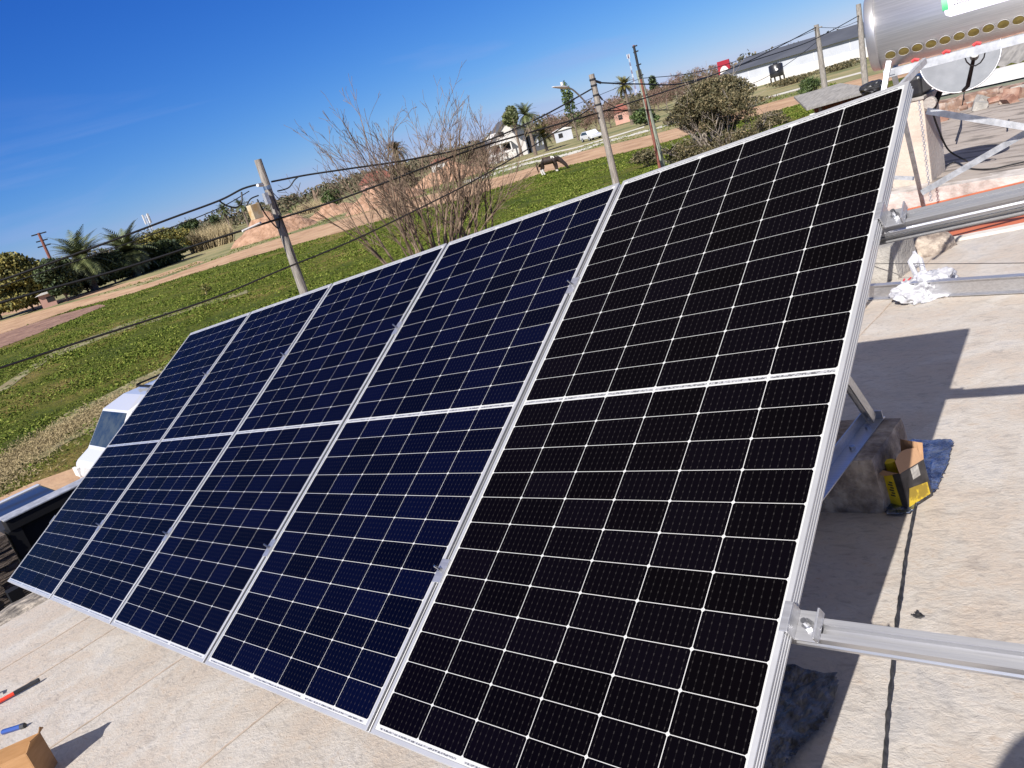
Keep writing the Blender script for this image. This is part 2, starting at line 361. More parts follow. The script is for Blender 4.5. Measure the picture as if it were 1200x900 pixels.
def leaf_quads(P, size, rng, flat=0.0, aspect=.55):
    n = len(P); d = rng.normal(size=(n, 3)); d[:, 2] *= (1 - flat); d /= np.linalg.norm(d, axis=1)[:, None]
    e = rng.normal(size=(n, 3)); e -= (e * d).sum(1)[:, None] * d; e /= np.linalg.norm(e, axis=1)[:, None]
    s = (size * rng.uniform(.55, 1.35, n))[:, None]
    q = np.stack([P - d * s, P + e * s * aspect, P + d * s, P - e * s * aspect], 1)
    return q.reshape(-1, 3), n

def blob_points(rng, blobs, n):
    wts = np.array([b[3] * b[4] * b[5] for b in blobs]) ** .7; wts /= wts.sum(); idx = rng.choice(len(blobs), n, p=wts)
    B = np.array(blobs); d = rng.normal(size=(n, 3)); d /= np.linalg.norm(d, axis=1)[:, None]
    r = rng.uniform(.25, 1.0, n) ** .45
    return B[idx, :3] + d * r[:, None] * B[idx, 3:6]

# ------------------------------------------------------------------ the setting: ground, roads
g = G(); g.add([(-900, -400, 0), (700, -400, 0), (700, 1500, 0), (-900, 1500, 0)], [(0, 1, 2, 3)])
struct(g.build('ground', M_field))

def ribbon(name, left, right, z, m, jit=.5, step=2.0, seed=1):
    rr = random.Random(seed); pts = []
    def res(Pl):
        Pl = [Vector((p[0], p[1])) for p in Pl]; out = []
        tot = sum((Pl[i + 1] - Pl[i]).length for i in range(len(Pl) - 1)); nn = max(4, int(tot / step)); return Pl, tot, nn
    L_, tl, nn = res(left); R_, tr, _ = res(right)
    def samp(Pl, tot, t):
        d = t * tot
        for i in range(len(Pl) - 1):
            l = (Pl[i + 1] - Pl[i]).length
            if d <= l or i == len(Pl) - 2: return Pl[i].lerp(Pl[i + 1], min(1, d / l))
            d -= l
    g = G(); vs = []
    for i in range(nn + 1):
        t = i / nn; a = samp(L_, tl, t); b = samp(R_, tr, t)
        n = (a - b).normalized() if (a - b).length > 1e-6 else Vector((1, 0))
        ja = mnoise.noise(Vector((i * .37, seed, 0))) * jit + rr.uniform(-.3, .3) * jit; jb = mnoise.noise(Vector((i * .41, seed, 9))) * jit + rr.uniform(-.3, .3) * jit
        vs.append((*(a + n * ja), z)); vs.append((*(b + n * jb), z))
    g.add(vs, [(2 * i, 2 * i + 1, 2 * i + 3, 2 * i + 2) for i in range(nn)])
    return struct(g.build(name, m))
up_px = [(-60, 389), (0, 377), (82, 355), (175, 332), (250, 305), (343, 274), (415, 253), (485, 233), (560, 214), (636, 193), (668, 181), (764, 158), (900, 121), (990, 97), (1100, 68)]
lo_px = [(-60, 408), (0, 392), (87, 362), (155, 344), (225, 321), (300, 299), (372, 280), (444, 259), (560, 228), (636, 203), (668, 194), (764, 171), (900, 132), (990, 109), (1100, 80)]
ribbon('dirt_road', [gnd(*p) for p in up_px], [gnd(*p) for p in lo_px], .012, M_dirt, .7, 1.5, 3)
# grassy median strip and the second track on the left
ribbon('dirt_track', [gnd(*p) for p in ((-60, 378), (0, 364), (75, 350), (175, 325), (232, 306))], [gnd(*p) for p in ((-60, 386), (0, 371), (82, 353), (178, 328), (240, 307))], .02, M_dirt, .5, 1.5, 5)
ribbon('soil_strip', [gnd(*p) for p in ((-40, 404), (0, 392), (60, 372), (115, 357))], [gnd(*p) for p in ((-40, 424), (0, 408), (60, 385), (125, 358))], .02, M_soil, .5, 1.2, 8)
ribbon('gravel_path', [gnd(*p) for p in ((540, 213), (577, 203), (616, 190.5), (642, 185.5), (677, 176), (703, 167), (764, 150.5), (830, 133), (930, 105), (1010, 84))],
       [gnd(*p) for p in ((540, 216), (577, 206), (616, 193), (642, 188.5), (677, 179), (703, 169.5), (764, 153), (830, 135.5), (930, 107), (1010, 86))], .02, M_gravel, .25, 1.5, 6)
ribbon('gravel_track', [gnd(*p) for p in ((577, 199), (640, 180), (677, 172), (755, 148))], [gnd(*p) for p in ((577, 200.5), (640, 181.5), (677, 173.5), (755, 149.5))], .02, M_gravel, .5, 1.5, 9)
ribbon('dry_verge', [gnd(*p) for p in ((-80, 600), (0, 545), (60, 497), (150, 448), (260, 400))], [gnd(*p) for p in ((-80, 625), (0, 563), (80, 520), (180, 470), (280, 425))], .012, M_verge, .8, .7, 11)
ribbon('footpath', [gnd(*p) for p in ((-40, 480), (60, 413), (150, 378), (290, 340))], [gnd(*p) for p in ((-40, 490), (60, 420), (150, 386), (290, 344))], .016, M_verge, .7, 1, 12)
st = ribbon('street', [(-19.3, -30), (-19.1, 2.9), (-18.6, 4.6), (-17.6, 20), (-17, 30)], [(-9.5, -30), (-9.5, 3), (-9.5, 4.6), (-10.0, 20), (-12, 30)], .03, M_dirt, .35, .8, 13)

M_past = mat('pale_pasture', (.12, .13, .045), (.28, .23, .11), rough=.95, scale=.12, c3=(.22, .20, .085), detail=9, bump=.5, bscale=2, bdist=.2)
g = G(); A_ = [gnd(x, y) for x, y in up_px]; B_ = [p * np.array([1, 1, 0]) * 0 + np.array([p[0], p[1], 0]) / math.hypot(p[0], p[1]) * 300 for p in A_]
g.add([(p[0], p[1], .006) for p in A_] + [(p[0], p[1], .006) for p in B_], [(i, i + 1, len(A_) + i + 1, len(A_) + i) for i in range(len(A_) - 1)])
struct(g.build('pasture', M_past))
# grass and low weeds
def grass():
    rng = np.random.default_rng(3); n = 700000
    X = -17.5 - 75 * rng.uniform(0, 1, n) ** 1.7; Y = rng.uniform(-4, 85, n)
    d = np.hypot(X, Y); az = np.degrees(np.arctan2(X, Y)); keep = (az > -84) & (az < -20) & (d > 17) & (rng.uniform(0, 1, n) < np.clip(26 / d, .16, 1))
    X, Y, d = X[keep], Y[keep], d[keep]
    pn = np.array([mnoise.noise(Vector((x * .30, y * .30, 0))) + .6 * mnoise.noise(Vector((x * 1.1, y * 1.1, 3))) for x, y in zip(X, Y)])
    # keep off roads
    def band(px_l, px_r):
        A = [gnd(*p)[:2] for p in px_l] + [gnd(*p)[:2] for p in px_r][::-1]; return np.array(A)
    def inside(poly):
        r = np.zeros(len(X), bool); j = len(poly) - 1
        for i in range(len(poly)):
            xi, yi = poly[i]; xj, yj = poly[j]
            c = ((yi > Y) != (yj > Y)) & (X < (xj - xi) * (Y - yi) / (yj - yi + 1e-9) + xi); r ^= c; j = i
        return r
    bad = inside(band(up_px, lo_px)) | inside(band(((-80, 600), (0, 548), (60, 500), (150, 448), (260, 400)), ((-80, 620), (0, 560), (80, 517), (180, 468), (280, 425)))) & (rng.uniform(0, 1, len(X)) < .85)
    bad |= inside(band(((-40, 404), (0, 392), (60, 372), (115, 357)), ((-40, 424), (0, 408), (60, 385), (125, 358))))
    bad |= (X > -19.2 + .04 * np.clip(Y, 0, 60))
    k = (pn > -.16 + .12 * rng.normal(size=len(pn))) & ~bad
    far = [gnd(x, y)[:2] for x, y in up_px] + [np.array((-30., 400.)), np.array((-400., 60.))]
    k &= ~(inside(np.array(far)) & (rng.uniform(0, 1, len(X)) < .8))
    X, Y, d, pn = X[k], Y[k], d[k], pn[k]
    sz = (.013 + .00045 * d) * rng.uniform(.6, 1.35, len(X)) * (1 + .8 * np.clip(pn, 0, .8))
    P = np.stack([X, Y, sz * .5 + .01], 1)
    out = []
    for q in range(3):
        PP = P + rng.normal(size=P.shape) * sz[:, None] * np.array([.9, .9, .25]); PP[:, 2] = np.abs(PP[:, 2])
        v, _ = leaf_quads(PP, 1.0, rng, flat=.35, aspect=.6)
        v = v.reshape(-1, 4, 3); c = PP[:, None, :]; v = c + (v - c) * sz[:, None, None]; out.append(v)
    # coarse dark weeds in the nearer part
    m = 900; wx = -17.6 - 34 * rng.uniform(0, 1, m) ** 1.3; wy = rng.uniform(0, 34, m); ok = (wx < -19.6 - .04 * wy); wx, wy = wx[ok], wy[ok]
    W = np.repeat(np.stack([wx, wy, 0 * wx + .05], 1), 16, 0); W += rng.normal(size=W.shape) * np.array([.16, .16, .05]); W[:, 2] = np.abs(W[:, 2])
    vv, _ = leaf_quads(W, .055, rng, .3, .5); out.append(vv.reshape(-1, 4, 3))
    v = np.concatenate(out).reshape(-1, 3)
    o = mesh_np('grass', v, len(v) // 4, 4, M_grass); stuff(o)
    tag(o, 'green grass and low broad-leaved weeds growing across the field', 'grass')
    # dry tufts along the verge
    n = 26000; t = rng.uniform(0, 1, n); A = np.array([gnd(-40, 590)[:2], gnd(0, 552)[:2], gnd(70, 507)[:2], gnd(165, 459)[:2], gnd(270, 412)[:2]])
    s = t * 4; i = np.minimum(s.astype(int), 3); fr = (s - i)[:, None]; C = A[i] * (1 - fr) + A[i + 1] * fr + rng.normal(size=(n, 2)) * .6
    P = np.stack([C[:, 0], C[:, 1], rng.uniform(.01, .12, n)], 1); v, k = leaf_quads(P, .055, rng, 0, .14)
    o = mesh_np('dry_grass', v, k, 4, M_dry); stuff(o); tag(o, 'straw coloured dry grass along the trodden verge of the field', 'dry grass')
grass()

def mound(px, py, w_, h_, d_, label, seed):
    c = gnd(px, py); g = G(); n = 26; vs = []; ax = Vector((c[0], c[1], 0)).normalized(); sx_ = Vector((ax.y, -ax.x, 0))
    for j in range(n + 1):
        for i in range(n + 1):
            a, b = (i / n) * 2 - 1, (j / n) * 2 - 1; r = math.sqrt(a * a + b * b)
            h = max(0, 1 - r) ** .8 * h_ * (1 + .5 * mnoise.noise(Vector((a * 2.2 + seed, b * 2.2, 0))) + .25 * mnoise.noise(Vector((a * 6, b * 6 + seed, 0))))
            p = sx_ * a * w_ / 2 + ax * b * d_ / 2; vs.append((p.x, p.y, h - .03))
    g.add(vs, [(j * (n + 1) + i, j * (n + 1) + i + 1, (j + 1) * (n + 1) + i + 1, (j + 1) * (n + 1) + i) for j in range(n) for i in range(n)])
    o = g.build('soil_mound', M_mound, M=T(c[0], c[1], 0), smooth=True); tag(o, label, 'soil heap', 'heaps of reddish soil beyond the field')
mound(322, 276, 12, 3.4, 9, 'steep reddish soil heap behind the nearest utility pole', 1)
mound(392, 252, 9, 1.8, 7, 'low reddish soil heap to the right of the nearest utility pole', 4)
mound(452, 240, 11, 2.6, 8, 'large reddish soil heap half hidden behind the bare tree stems', 7)
mound(528, 212, 13, 2.4, 8, 'long reddish soil heap between the bare tree and the white house', 11)

# ------------------------------------------------------------------ the house whose roof we stand on
house = thing('house', 'low house whose pale membrane-covered flat roof carries the solar panels', 'house', RF)
g = G(); a0, a1, b0, b1 = -6.35, 3.2, -2.4, 6.12; na, nb = 190, 170; vs = []
def roof_h(a, b):
    h = .010 * mnoise.noise(Vector((a * .9, b * .9, 0))) + .004 * mnoise.noise(Vector((a * 4, b * 4, 5)))
    return h
for j in range(nb + 1):
    for i in range(na + 1):
        a = a0 + (a1 - a0) * i / na; b = b0 + (b1 - b0) * j / nb
        vs.append((a, b, roof_h(a, b)))
g.add(vs, [(j * (na + 1) + i, j * (na + 1) + i + 1, (j + 1) * (na + 1) + i + 1, (j + 1) * (na + 1) + i) for j in range(nb) for i in range(na)])
roof_o = g.build('roof', M_roof, house, smooth=True)
for a, dark in ((-5.18, 0), (-4.70, 0), (-3.717, 0), (-2.75, 0), (-1.78, 0), (.25, 0), (1.25, 0)):
    g = G(); vs = []; rr = random.Random(int(a * 100)); n = 130
    for i in range(n + 1):
        b = b0 + (b1 - b0) * i / n; wv = .0045 * (1 + .8 * mnoise.noise(Vector((b * 3, a, 0)))); o_ = .012 * mnoise.noise(Vector((b * .8, a * 3, 2)))
        vs += [(a + o_ - wv, b, roof_h(a, b) + .0015), (a + o_, b, roof_h(a, b) + .005), (a + o_ + wv, b, roof_h(a, b) + .0015)]
    g.add(vs, [(3 * i + k, 3 * i + k + 1, 3 * i + k + 4, 3 * i + k + 3) for i in range(n) for k in (0, 1)])
    g.build('membrane_seam', M_seam, roof_o)
# crumbling edge at the far left of the roof
g = G(); vs = []; n = 120; prof = [(-.34, -.12), (-.33, .012), (-.24, .04), (-.12, .045), (-.02, .022), (.03, .001)]
for i in range(n + 1):
    b = b0 + (b1 - b0) * i / n
    for q, (x, z) in enumerate(prof):
        k = mnoise.noise(Vector((b * 5, q * 1.7, 0))); vs.append((-6.15 + x + .02 * k, b, z + (.018 * mnoise.noise(Vector((b * 9, q * 2.3, 4))) if q < 5 else 0)))
m_ = len(prof)
g.add(vs, [(i * m_ + k, i * m_ + k + 1, (i + 1) * m_ + k + 1, (i + 1) * m_ + k) for i in range(n) for k in range(m_ - 1)])
M_edge = mat('crumbling_edge', (.07, .062, .055), (.46, .40, .33), rough=.95, scale=9, bump=1, bscale=30, c3=(.25, .22, .185), stretch=(2.5, .8, 1), lo=.33, hi=.66)
g.build('roof_edge', M_edge, house)
g = G(); g.box((-6.4, -2.4, -3.6), (3.2, -2.25, -.03)); g.box((-6.40, -2.249, -3.2), (-6.25, 6.1, -.13)); g.box((3.05, -2.249, -4), (3.2, 6.1, -.03)); g.box((-6.249, 5.95, -3.5), (3.049, 6.1, -.03))
g.box((-6.249, -2.249, -.2), (3.049, 5.949, -.06))
g.build('wall', M_wwall, house)
# back coping and terracotta painted gutter strip
g = G(); vs = []; n = 60
for i in range(n + 1):
    a = -6.3 + 9.4 * i / n; k = .02 * mnoise.noise(Vector((a * 2, 0, 0)))
    vs += [(a, 6.10 + k, 0), (a, 6.115 + k, .018), (a, 6.20 + k, .020), (a, 6.21 + k, -.12)]
g.add(vs, [(4 * i + q, 4 * i + q + 1, 4 * i + q + 5, 4 * i + q + 4) for i in range(n) for q in range(3)])
g.build('coping', mat('pale_coping', (.48, .44, .38), (.60, .56, .51), rough=.8, scale=5, bump=.3, bscale=25), house)

gut = thing('terracotta_gutter', 'terracotta painted strip between our roof and the neighbour\'s wall', 'roof strip', RF)
g = G(); g.box((-6.3, 6.235, -.3), (3.0, 8.0, -.020)); g.build('painted_surface', M_orange, gut)
g = G(); vs = []; n = 50
for i in range(n + 1):
    a = -1.95 + 2.3 * i / n; wd = .035 + .03 * abs(mnoise.noise(Vector((a * 5, 3, 0)))); b = 6.78 + .05 * mnoise.noise(Vector((a * 1.3, 1, 0))) - (a + 1.95) * .12
    vs += [(a, b - wd, -.019), (a, b, -.006), (a, b + wd, -.019)]
g.add(vs, [(3 * i + k, 3 * i + k + 1, 3 * i + k + 4, 3 * i + k + 3) for i in range(n) for k in (0, 1)]); g.build('sealant_bead', M_gravel, gut)

# ------------------------------------------------------------------ solar panels
PW, PH, PT, PP_ = 1.038, 2.094, 0.035, 1.058
def panel_parts(root):
    lip = .011
    g = G()
    # outer extrusion with side grooves, four mitred members
    prof = [(0, 0), (lip, 0), (lip, -.004), (.002, -.004), (.002, -.010), (0, -.010), (0, -.0135), (.0016, -.0145), (.0016, -.0185), (0, -.0195), (0, -.0235), (.0016, -.0245), (.0016, -.0285), (0, -.0295), (0, -PT), (.026, -PT), (.026, -PT + .002), (.0035, -PT + .002), (.0035, -.0055), (lip, -.0055)]
    prof = [(0, -.0008), (.0008, 0), (lip, 0), (lip, -.0045), (.004, -.0045), (.004, -PT + .002), (.026, -PT + .002), (.026, -PT), (0, -PT), (0, -.030), (.0015, -.029), (.0015, -.0245), (0, -.0235), (0, -.0205), (.0015, -.0195), (.0015, -.0150), (0, -.014), (0, -.011), (.0015, -.010), (.0015, -.0055), (0, -.0045)]
    cs = [((0, 0), (1, 1)), ((PW, 0), (-1, 1)), ((PW, PH), (-1, -1)), ((0, PH), (1, -1))]
    rings = [[(c[0] + d[0] * x, c[1] + d[1] * x, z) for x, z in prof] for c, d in cs]
    k = len(prof); vs = [p for r in rings for p in r]
    g.add(vs, [(i * k + j, i * k + (j + 1) % k, ((i + 1) % 4) * k + (j + 1) % k, ((i + 1) % 4) * k + j) for i in range(4) for j in range(k)])
    g.build('frame', M_frame, root)
    # laminate
    g = G(); z = -.0020; g.add([(lip, lip, z), (PW - lip, lip, z), (PW - lip, PH - lip, z), (lip, PH - lip, z)], [(0, 1, 2, 3)])
    g.add([(lip, lip, -.006), (PW - lip, lip, -.006), (PW - lip, PH - lip, -.006), (lip, PH - lip, -.006)], [(3, 2, 1, 0)])
    cw, chh, gp, gx = .166, .083, .0015, .002; zc = -.0016; ch = .0042
    y0 = .0265
    for half in (0, 1):
        for r in range(12):
            y = y0 + half * (12 * chh + 11 * gp + .017) + r * (chh + gp)
            for c in range(6):
                x = .016 + c * (cw + gx)
                g.add([(x + ch, y, zc), (x + cw - ch, y, zc), (x + cw, y + ch, zc), (x + cw, y + chh - ch, zc), (x + cw - ch, y + chh, zc), (x + ch, y + chh, zc), (x, y + chh - ch, zc), (x, y + ch, zc)], [tuple(range(8))], 1)
    ym = y0 + 12 * chh + 11 * gp
    for c in range(6):
        x = .016 + c * (cw + gx)
        g.add([(x + .003, ym + .0050, zc), (x + cw - .003, ym + .0050, zc), (x + cw - .003, ym + .0120, zc), (x + .003, ym + .0120, zc)], [(0, 1, 2, 3)], 2)
    for q in range(3):
        x = .016 + q * 2 * (cw + gx)
        for yy in (.0155, PH - .0185): g.add([(x + .012, yy, zc), (x + 2 * cw - .012, yy, zc), (x + 2 * cw - .012, yy + .0045, zc), (x + .012, yy + .0045, zc)], [(0, 1, 2, 3)], 2)
    g.build('cell_laminate', [M_back, M_cell, M_rib], root, fix=False)
    g = G()
    pass
    for x in (.3, .5, .7): G().box((x, PH / 2 - .03, -.022), (x + .06, PH / 2 + .03, -.0065)).build('junction_box', M_blackp, root)
labels = ['solar panel farthest left in the row, nearest the white van', 'second solar panel from the left end of the tilted row', 'middle solar panel of the tilted row of five',
          'fourth solar panel from the left, left of the nearest one', 'nearest and largest-looking solar panel at the right end of the row']
p0 = None
for i in range(5):
    Mx = AF @ T(i * PP_, 0, 0)
    if p0 is None:
        p0 = thing('photovoltaic_module', labels[0], 'solar panel', Mx, 'five solar panels in the tilted row'); panel_parts(p0)
    else:
        c = copy_tree(p0); c.matrix_world = Mx; c['label'] = labels[i]
        for ch in c.children:
            if ch.name.startswith('cell_laminate'): ch.pass_index = i

# rails with clamps
RW = .042; RH = .046
def rail_prof(h=RH):
    return [(-RW / 2, -h), (RW / 2, -h), (RW / 2, -h + .010), (RW / 2 - .004, -h + .013), (RW / 2 - .004, -h + .020), (RW / 2, -h + .024), (RW / 2, 0), (.009, 0), (.009, -.004), (.005, -.012), (-.005, -.012), (-.009, -.004), (-.009, 0),
            (-RW / 2, 0), (-RW / 2, -h + .024), (-RW / 2 + .004, -h + .020), (-RW / 2 + .004, -h + .013), (-RW / 2, -h + .010)]
def rail(v, label, end, h=RH):
    r = thing('mounting_rail', label, 'mounting rail', AF @ T(0, v, -PT - .001), 'aluminium rails under the row of panels')
    g = G(); pr = rail_prof(h); n = len(pr); vs = [(x, a, b) for x in (-.12, end) for a, b in pr]
    g.add(vs, [(k, (k + 1) % n, n + (k + 1) % n, n + k) for k in range(n)] + [tuple(range(n))[::-1], tuple(range(n, 2 * n))])
    g.build('rail_profile', M_aluc, r)
    for i in range(4):
        g = G(); x = (i + 1) * PP_ - .01; z = PT + .001
        g.box((x - .018, -.036, z + .0005), (x + .018, .036, z + .0045)); g.box((x - .008, -.034, z - .03), (x + .008, .034, z + .0004))
        c = g.build('mid_clamp', M_aluc, r, bevel=.0008)
        g = G(); g.tube([(x, 0, z + .0046), (x, 0, z + .013)], .0065, 6); g.tube([(x, 0, z + .013), (x - .004, .001, z + .030)], .0035, 6); g.build('bolt', M_steel, c)
    for x, s in ((-.003, -1), (4 * PP_ + PW + .003, 1)):
        g = G(); z = PT + .001
        g.box((min(x - s * .012, x + s * .004), -.03, z + .0005), (max(x - s * .012, x + s * .004), .03, z + .0045))
        g.box((min(x, x + s * .004), -.03, .001), (max(x, x + s * .004), .03, z + .0004))
        g.box((min(x + s * .004, x + s * .05), -.030, .001), (max(x + s * .004, x + s * .05), .030, .006))
        g.box((min(x + s * .046, x + s * .05), -.030, .006), (max(x + s * .046, x + s * .05), .030, .026))
        c = g.build('end_clamp', M_aluc, r, bevel=.0008)
        g = G(); g.tube([(x + s * .026, 0, .0062), (x + s * .026, 0, .014)], .011, 6); g.tube([(x + s * .026, 0, .014), (x + s * .026, 0, .030)], .006, 8); g.build('bolt', M_steel, c)
    return r
rail(.456, 'lower aluminium rail under the panels, running on past the nearest panel', 6.9)
rail(1.555, 'upper aluminium rail under the panels, its end clamp beside the nearest panel', 7.2, .033)
# deeper twin beam just below the upper rail
g = G(); pr = [(-.02, -.022), (.02, -.022), (.02, -.018), (.012, -.015), (.012, -.007), (.02, -.004), (.02, 0), (-.02, 0), (-.02, -.004), (-.012, -.007), (-.012, -.015), (-.02, -.018)]
n = len(pr); vs = [(x, a, b) for x in (3.6, 7.35) for a, b in pr]
g.add(vs, [(k, (k + 1) % n, n + (k + 1) % n, n + k) for k in range(n)] + [tuple(range(n))[::-1], tuple(range(n, 2 * n))])
tag(g.build('support_beam', M_alu, M=AF @ T(0, 1.552, -PT - .0355)), 'deep ribbed aluminium beam directly beneath the upper rail, running right', 'support beam')

# triangular supports on concrete blocks
def arr_to_roof(v, n): return (TW[1] + v * V[1] + n * N[1], float((TW + v * V + n * N) @ NR + HC))
tri_a = [-1.13, -2.72, -4.3, -5.85]
tri_l = ['triangular aluminium support under the nearest panel, standing on the old block', 'triangular aluminium support second from the right, behind the panels',
         'triangular aluminium support third from the right, behind the panels', 'triangular aluminium support under the far left end of the row']
blk_l = ['large rough concrete block under the nearest panel, beside the black and yellow carton', 'rear concrete block second from the right, in the panels\' shade', 'rear concrete block third from the right, in the panels\' shade', 'rear concrete block at the far left end of the row']
fbl_l = ['front concrete block under the lower edge of the nearest panel', 'front concrete block second from the right under the panels\' lower edge', 'front concrete block third from the right under the panels\' lower edge', 'front concrete block at the far left under the panels\' lower edge']
tri = None
def make_tri():
    t = thing('support_trestle', tri_l[0], 'support frame', None, 'triangular supports behind the panels')
    b0_, c0_ = arr_to_roof(.12, -PT - RH - .002); b1_, c1_ = arr_to_roof(2.0, -PT - RH - .002)
    g = G(); g.box((-.03, .98, .205), (.03, 2.66, .209)); g.box((-.03, .98, .209), (-.026, 2.66, .250)); g.box((-.026, 2.64, .209), (.03, 2.644, .24))
    g.build('base_rail', M_aluc, t)
    g = G(); g.beam((0, .93, .22), (0, b1_, c1_ - .022), .04, .04, (1, 0, 0)); g.build('sloped_rail', M_alu, t)
    g = G(); bb, cc = arr_to_roof(1.62, -PT - RH - .06); g.beam((.012, 2.61, .225), (.012, bb, cc - .02), .036, .006, (1, 0, 0)); g.beam((-.006, 2.61, .225), (-.006, bb, cc - .02), .006, .036, (0, 1, 0)); g.build('rear_leg', M_alu, t)
    for y in (1.05, 2.40, 2.56): G().tube([(.004, y, .209), (.004, y, .222)], .010, 6).build('bolt', M_steel, t)
    return t
def rough_block(name, lab, a, b, sx_, sy, sz, m, M0=RF, group=None, yaw=0, seed=0, chip=.012, c=0.0):
    g = G(); k = 10; vs = []; bm = bmesh.new(); bmesh.ops.create_cube(bm, size=1); bmesh.ops.subdivide_edges(bm, edges=bm.edges, cuts=7, use_grid_fill=True)
    for v_ in bm.verts:
        p = Vector((v_.co.x * sx_, v_.co.y * sy, (v_.co.z + .5) * sz)); q = p * 14 + Vector((seed * 7, seed, 0))
        edge = sum(abs(abs(t_) - .5) < .01 for t_ in v_.co)
        p += Vector((mnoise.noise(q), mnoise.noise(q + Vector((9, 0, 0))), mnoise.noise(q + Vector((0, 9, 0))) * (1 if v_.co.z > -.4 else 0))) * chip * (1 + .5 * edge)
        if edge >= 2: p *= .985 if edge == 2 else .97
        v_.co = p
    me = bpy.data.meshes.new(name); bm.to_mesh(me); bm.free(); me.materials.append(m)
    o = bpy.data.objects.new(name, me); COL.objects.link(o); o.matrix_world = M0 @ T(a, b, c) @ RZ(yaw); tag(o, lab, 'block', group)
    return o
tri = make_tri()
for i, a in enumerate(tri_a):
    t = tri if i == 0 else copy_tree(tri)
    t.matrix_world = RF @ T(a, 0, 0); t['label'] = tri_l[i]
    if i == 0: rough_block('concrete_block', blk_l[0], a - .12, 2.50, .42, .34, .203, M_concd, group='concrete blocks under the panel supports', seed=1, chip=.004)
    else: rough_block('concrete_block', blk_l[i], a, 2.47, .2, .34, .195, M_conc, group='concrete blocks under the panel supports', seed=i + 1, chip=.006)
    rough_block('concrete_block', fbl_l[i], a, 1.12, .2, .26, .195, M_conc, group='concrete blocks under the panel supports', seed=i + 7, chip=.006)

# ------------------------------------------------------------------ small things on the roof near us
# carton with black and yellow print, leaning open beside the old block
ct = thing('carton', 'open cardboard carton printed black and yellow beside the big concrete block', 'carton', RF @ T(-.992, 2.42, 0) @ RZ(math.radians(-24)))
w_, d_, h_ = .044, .056, .138
g = G(); t_ = .003
g.box((-w_, -d_, 0), (w_, -d_ + t_, h_)); g.box((-w_, d_ - t_, 0), (w_, d_, h_)); g.box((-w_, -d_ + t_ + .0005, 0), (-w_ + t_, d_ - t_ - .0005, h_)); g.box((w_ - t_, -d_ + t_ + .0005, 0), (w_, d_ - t_ - .0005, h_)); g.box((-w_ + t_ + .001, -d_ + t_ + .001, .002), (w_ - t_ - .001, d_ - t_ - .001, .005))
M_cprint = mat('carton_print', (.020, .018, .018), (.055, .05, .048), rough=.5, scale=18)
M_cgrey = mat('carton_grey_print', (.10, .09, .085), (.15, .135, .12), rough=.55, scale=14)
g.build('body', M_cprint, ct, bevel=.001)
g = G(); g.add([(-.030, -d_ - .0012, .002), (.020, -d_ - .0012, .002), (.012, -d_ - .0012, h_ - .004), (-.030, -d_ - .0012, h_ - .006)], [(0, 1, 2, 3)]); g.build('yellow_band', M_yel, ct)
for k in range(13):
    z = .012 + k * .0115; G().box((-w_ + .001, -d_ - .0016, z), (-.034, -d_ - .0006, z + .0045)).build('printed_bar', M_cgrey, ct)
for k in range(6):
    G().box((-.016 + (k % 2) * .006, -d_ - .0022, .045 + k * .010), (.002 + (k % 2) * .002, -d_ - .0014, .050 + k * .010)).build('printed_lettering', M_blackp, ct)
g = G(); g.add([(w_ + .0012, -.055, .015), (w_ + .0012, .045, .015), (w_ + .0012, .045, .06), (w_ + .0012, -.035, .075)], [(0, 1, 2, 3)]); g.build('yellow_panel', M_ochre, ct)
g = G(); g.add([(w_ + .0012, -.01, .095), (w_ + .0012, .025, .095), (w_ + .0012, .025, .135), (w_ + .0012, -.01, .135)], [(0, 1, 2, 3)]); g.build('paper_label', M_conc, ct)
g = G(); n = 8
def flap(pts_a, pts_b): 
    k = len(pts_a); g.add(list(pts_a) + list(pts_b), [(i, i + 1, k + i + 1, k + i) for i in range(k - 1)])
A = [(-w_ + 2 * w_ * i / n, d_ - .001, h_) for i in range(n + 1)]; B = [(-w_ + 2 * w_ * i / n, d_ + .012 - .03 * math.sin(math.pi * i / n), h_ + .055 + .018 * math.sin(math.pi * i / n)) for i in range(n + 1)]
flap(A, B); g.build('rear_flap', M_cardin, ct)
g = G(); A = [(w_ - .001, -d_ + 2 * d_ * i / n, h_) for i in range(n + 1)]; B = [(w_ - .012 - .01 * math.sin(3 * i / n), -d_ * .9 + 1.8 * d_ * i / n, h_ + .042 + .012 * math.sin(math.pi * i / n)) for i in range(n + 1)]
flap(A, B); g.build('side_flap', M_cardin, ct)
g = G(); A = [(-w_ + 2 * w_ * i / n, -d_, h_) for i in range(n + 1)]; B = [(-w_ + 2 * w_ * i / n, -d_ - .012 - .014 * math.sin(math.pi * i / n), h_ + .010 - .012 * math.sin(math.pi * i / n)) for i in range(n + 1)]
flap(A, B); g.build('front_flap', M_cardin, ct)
g = G(); g.tube([(-.035, -.01, .02), (-.035, -.01, h_ + .01)], .018, 10); g.build('yellow_tube', M_yel, ct)

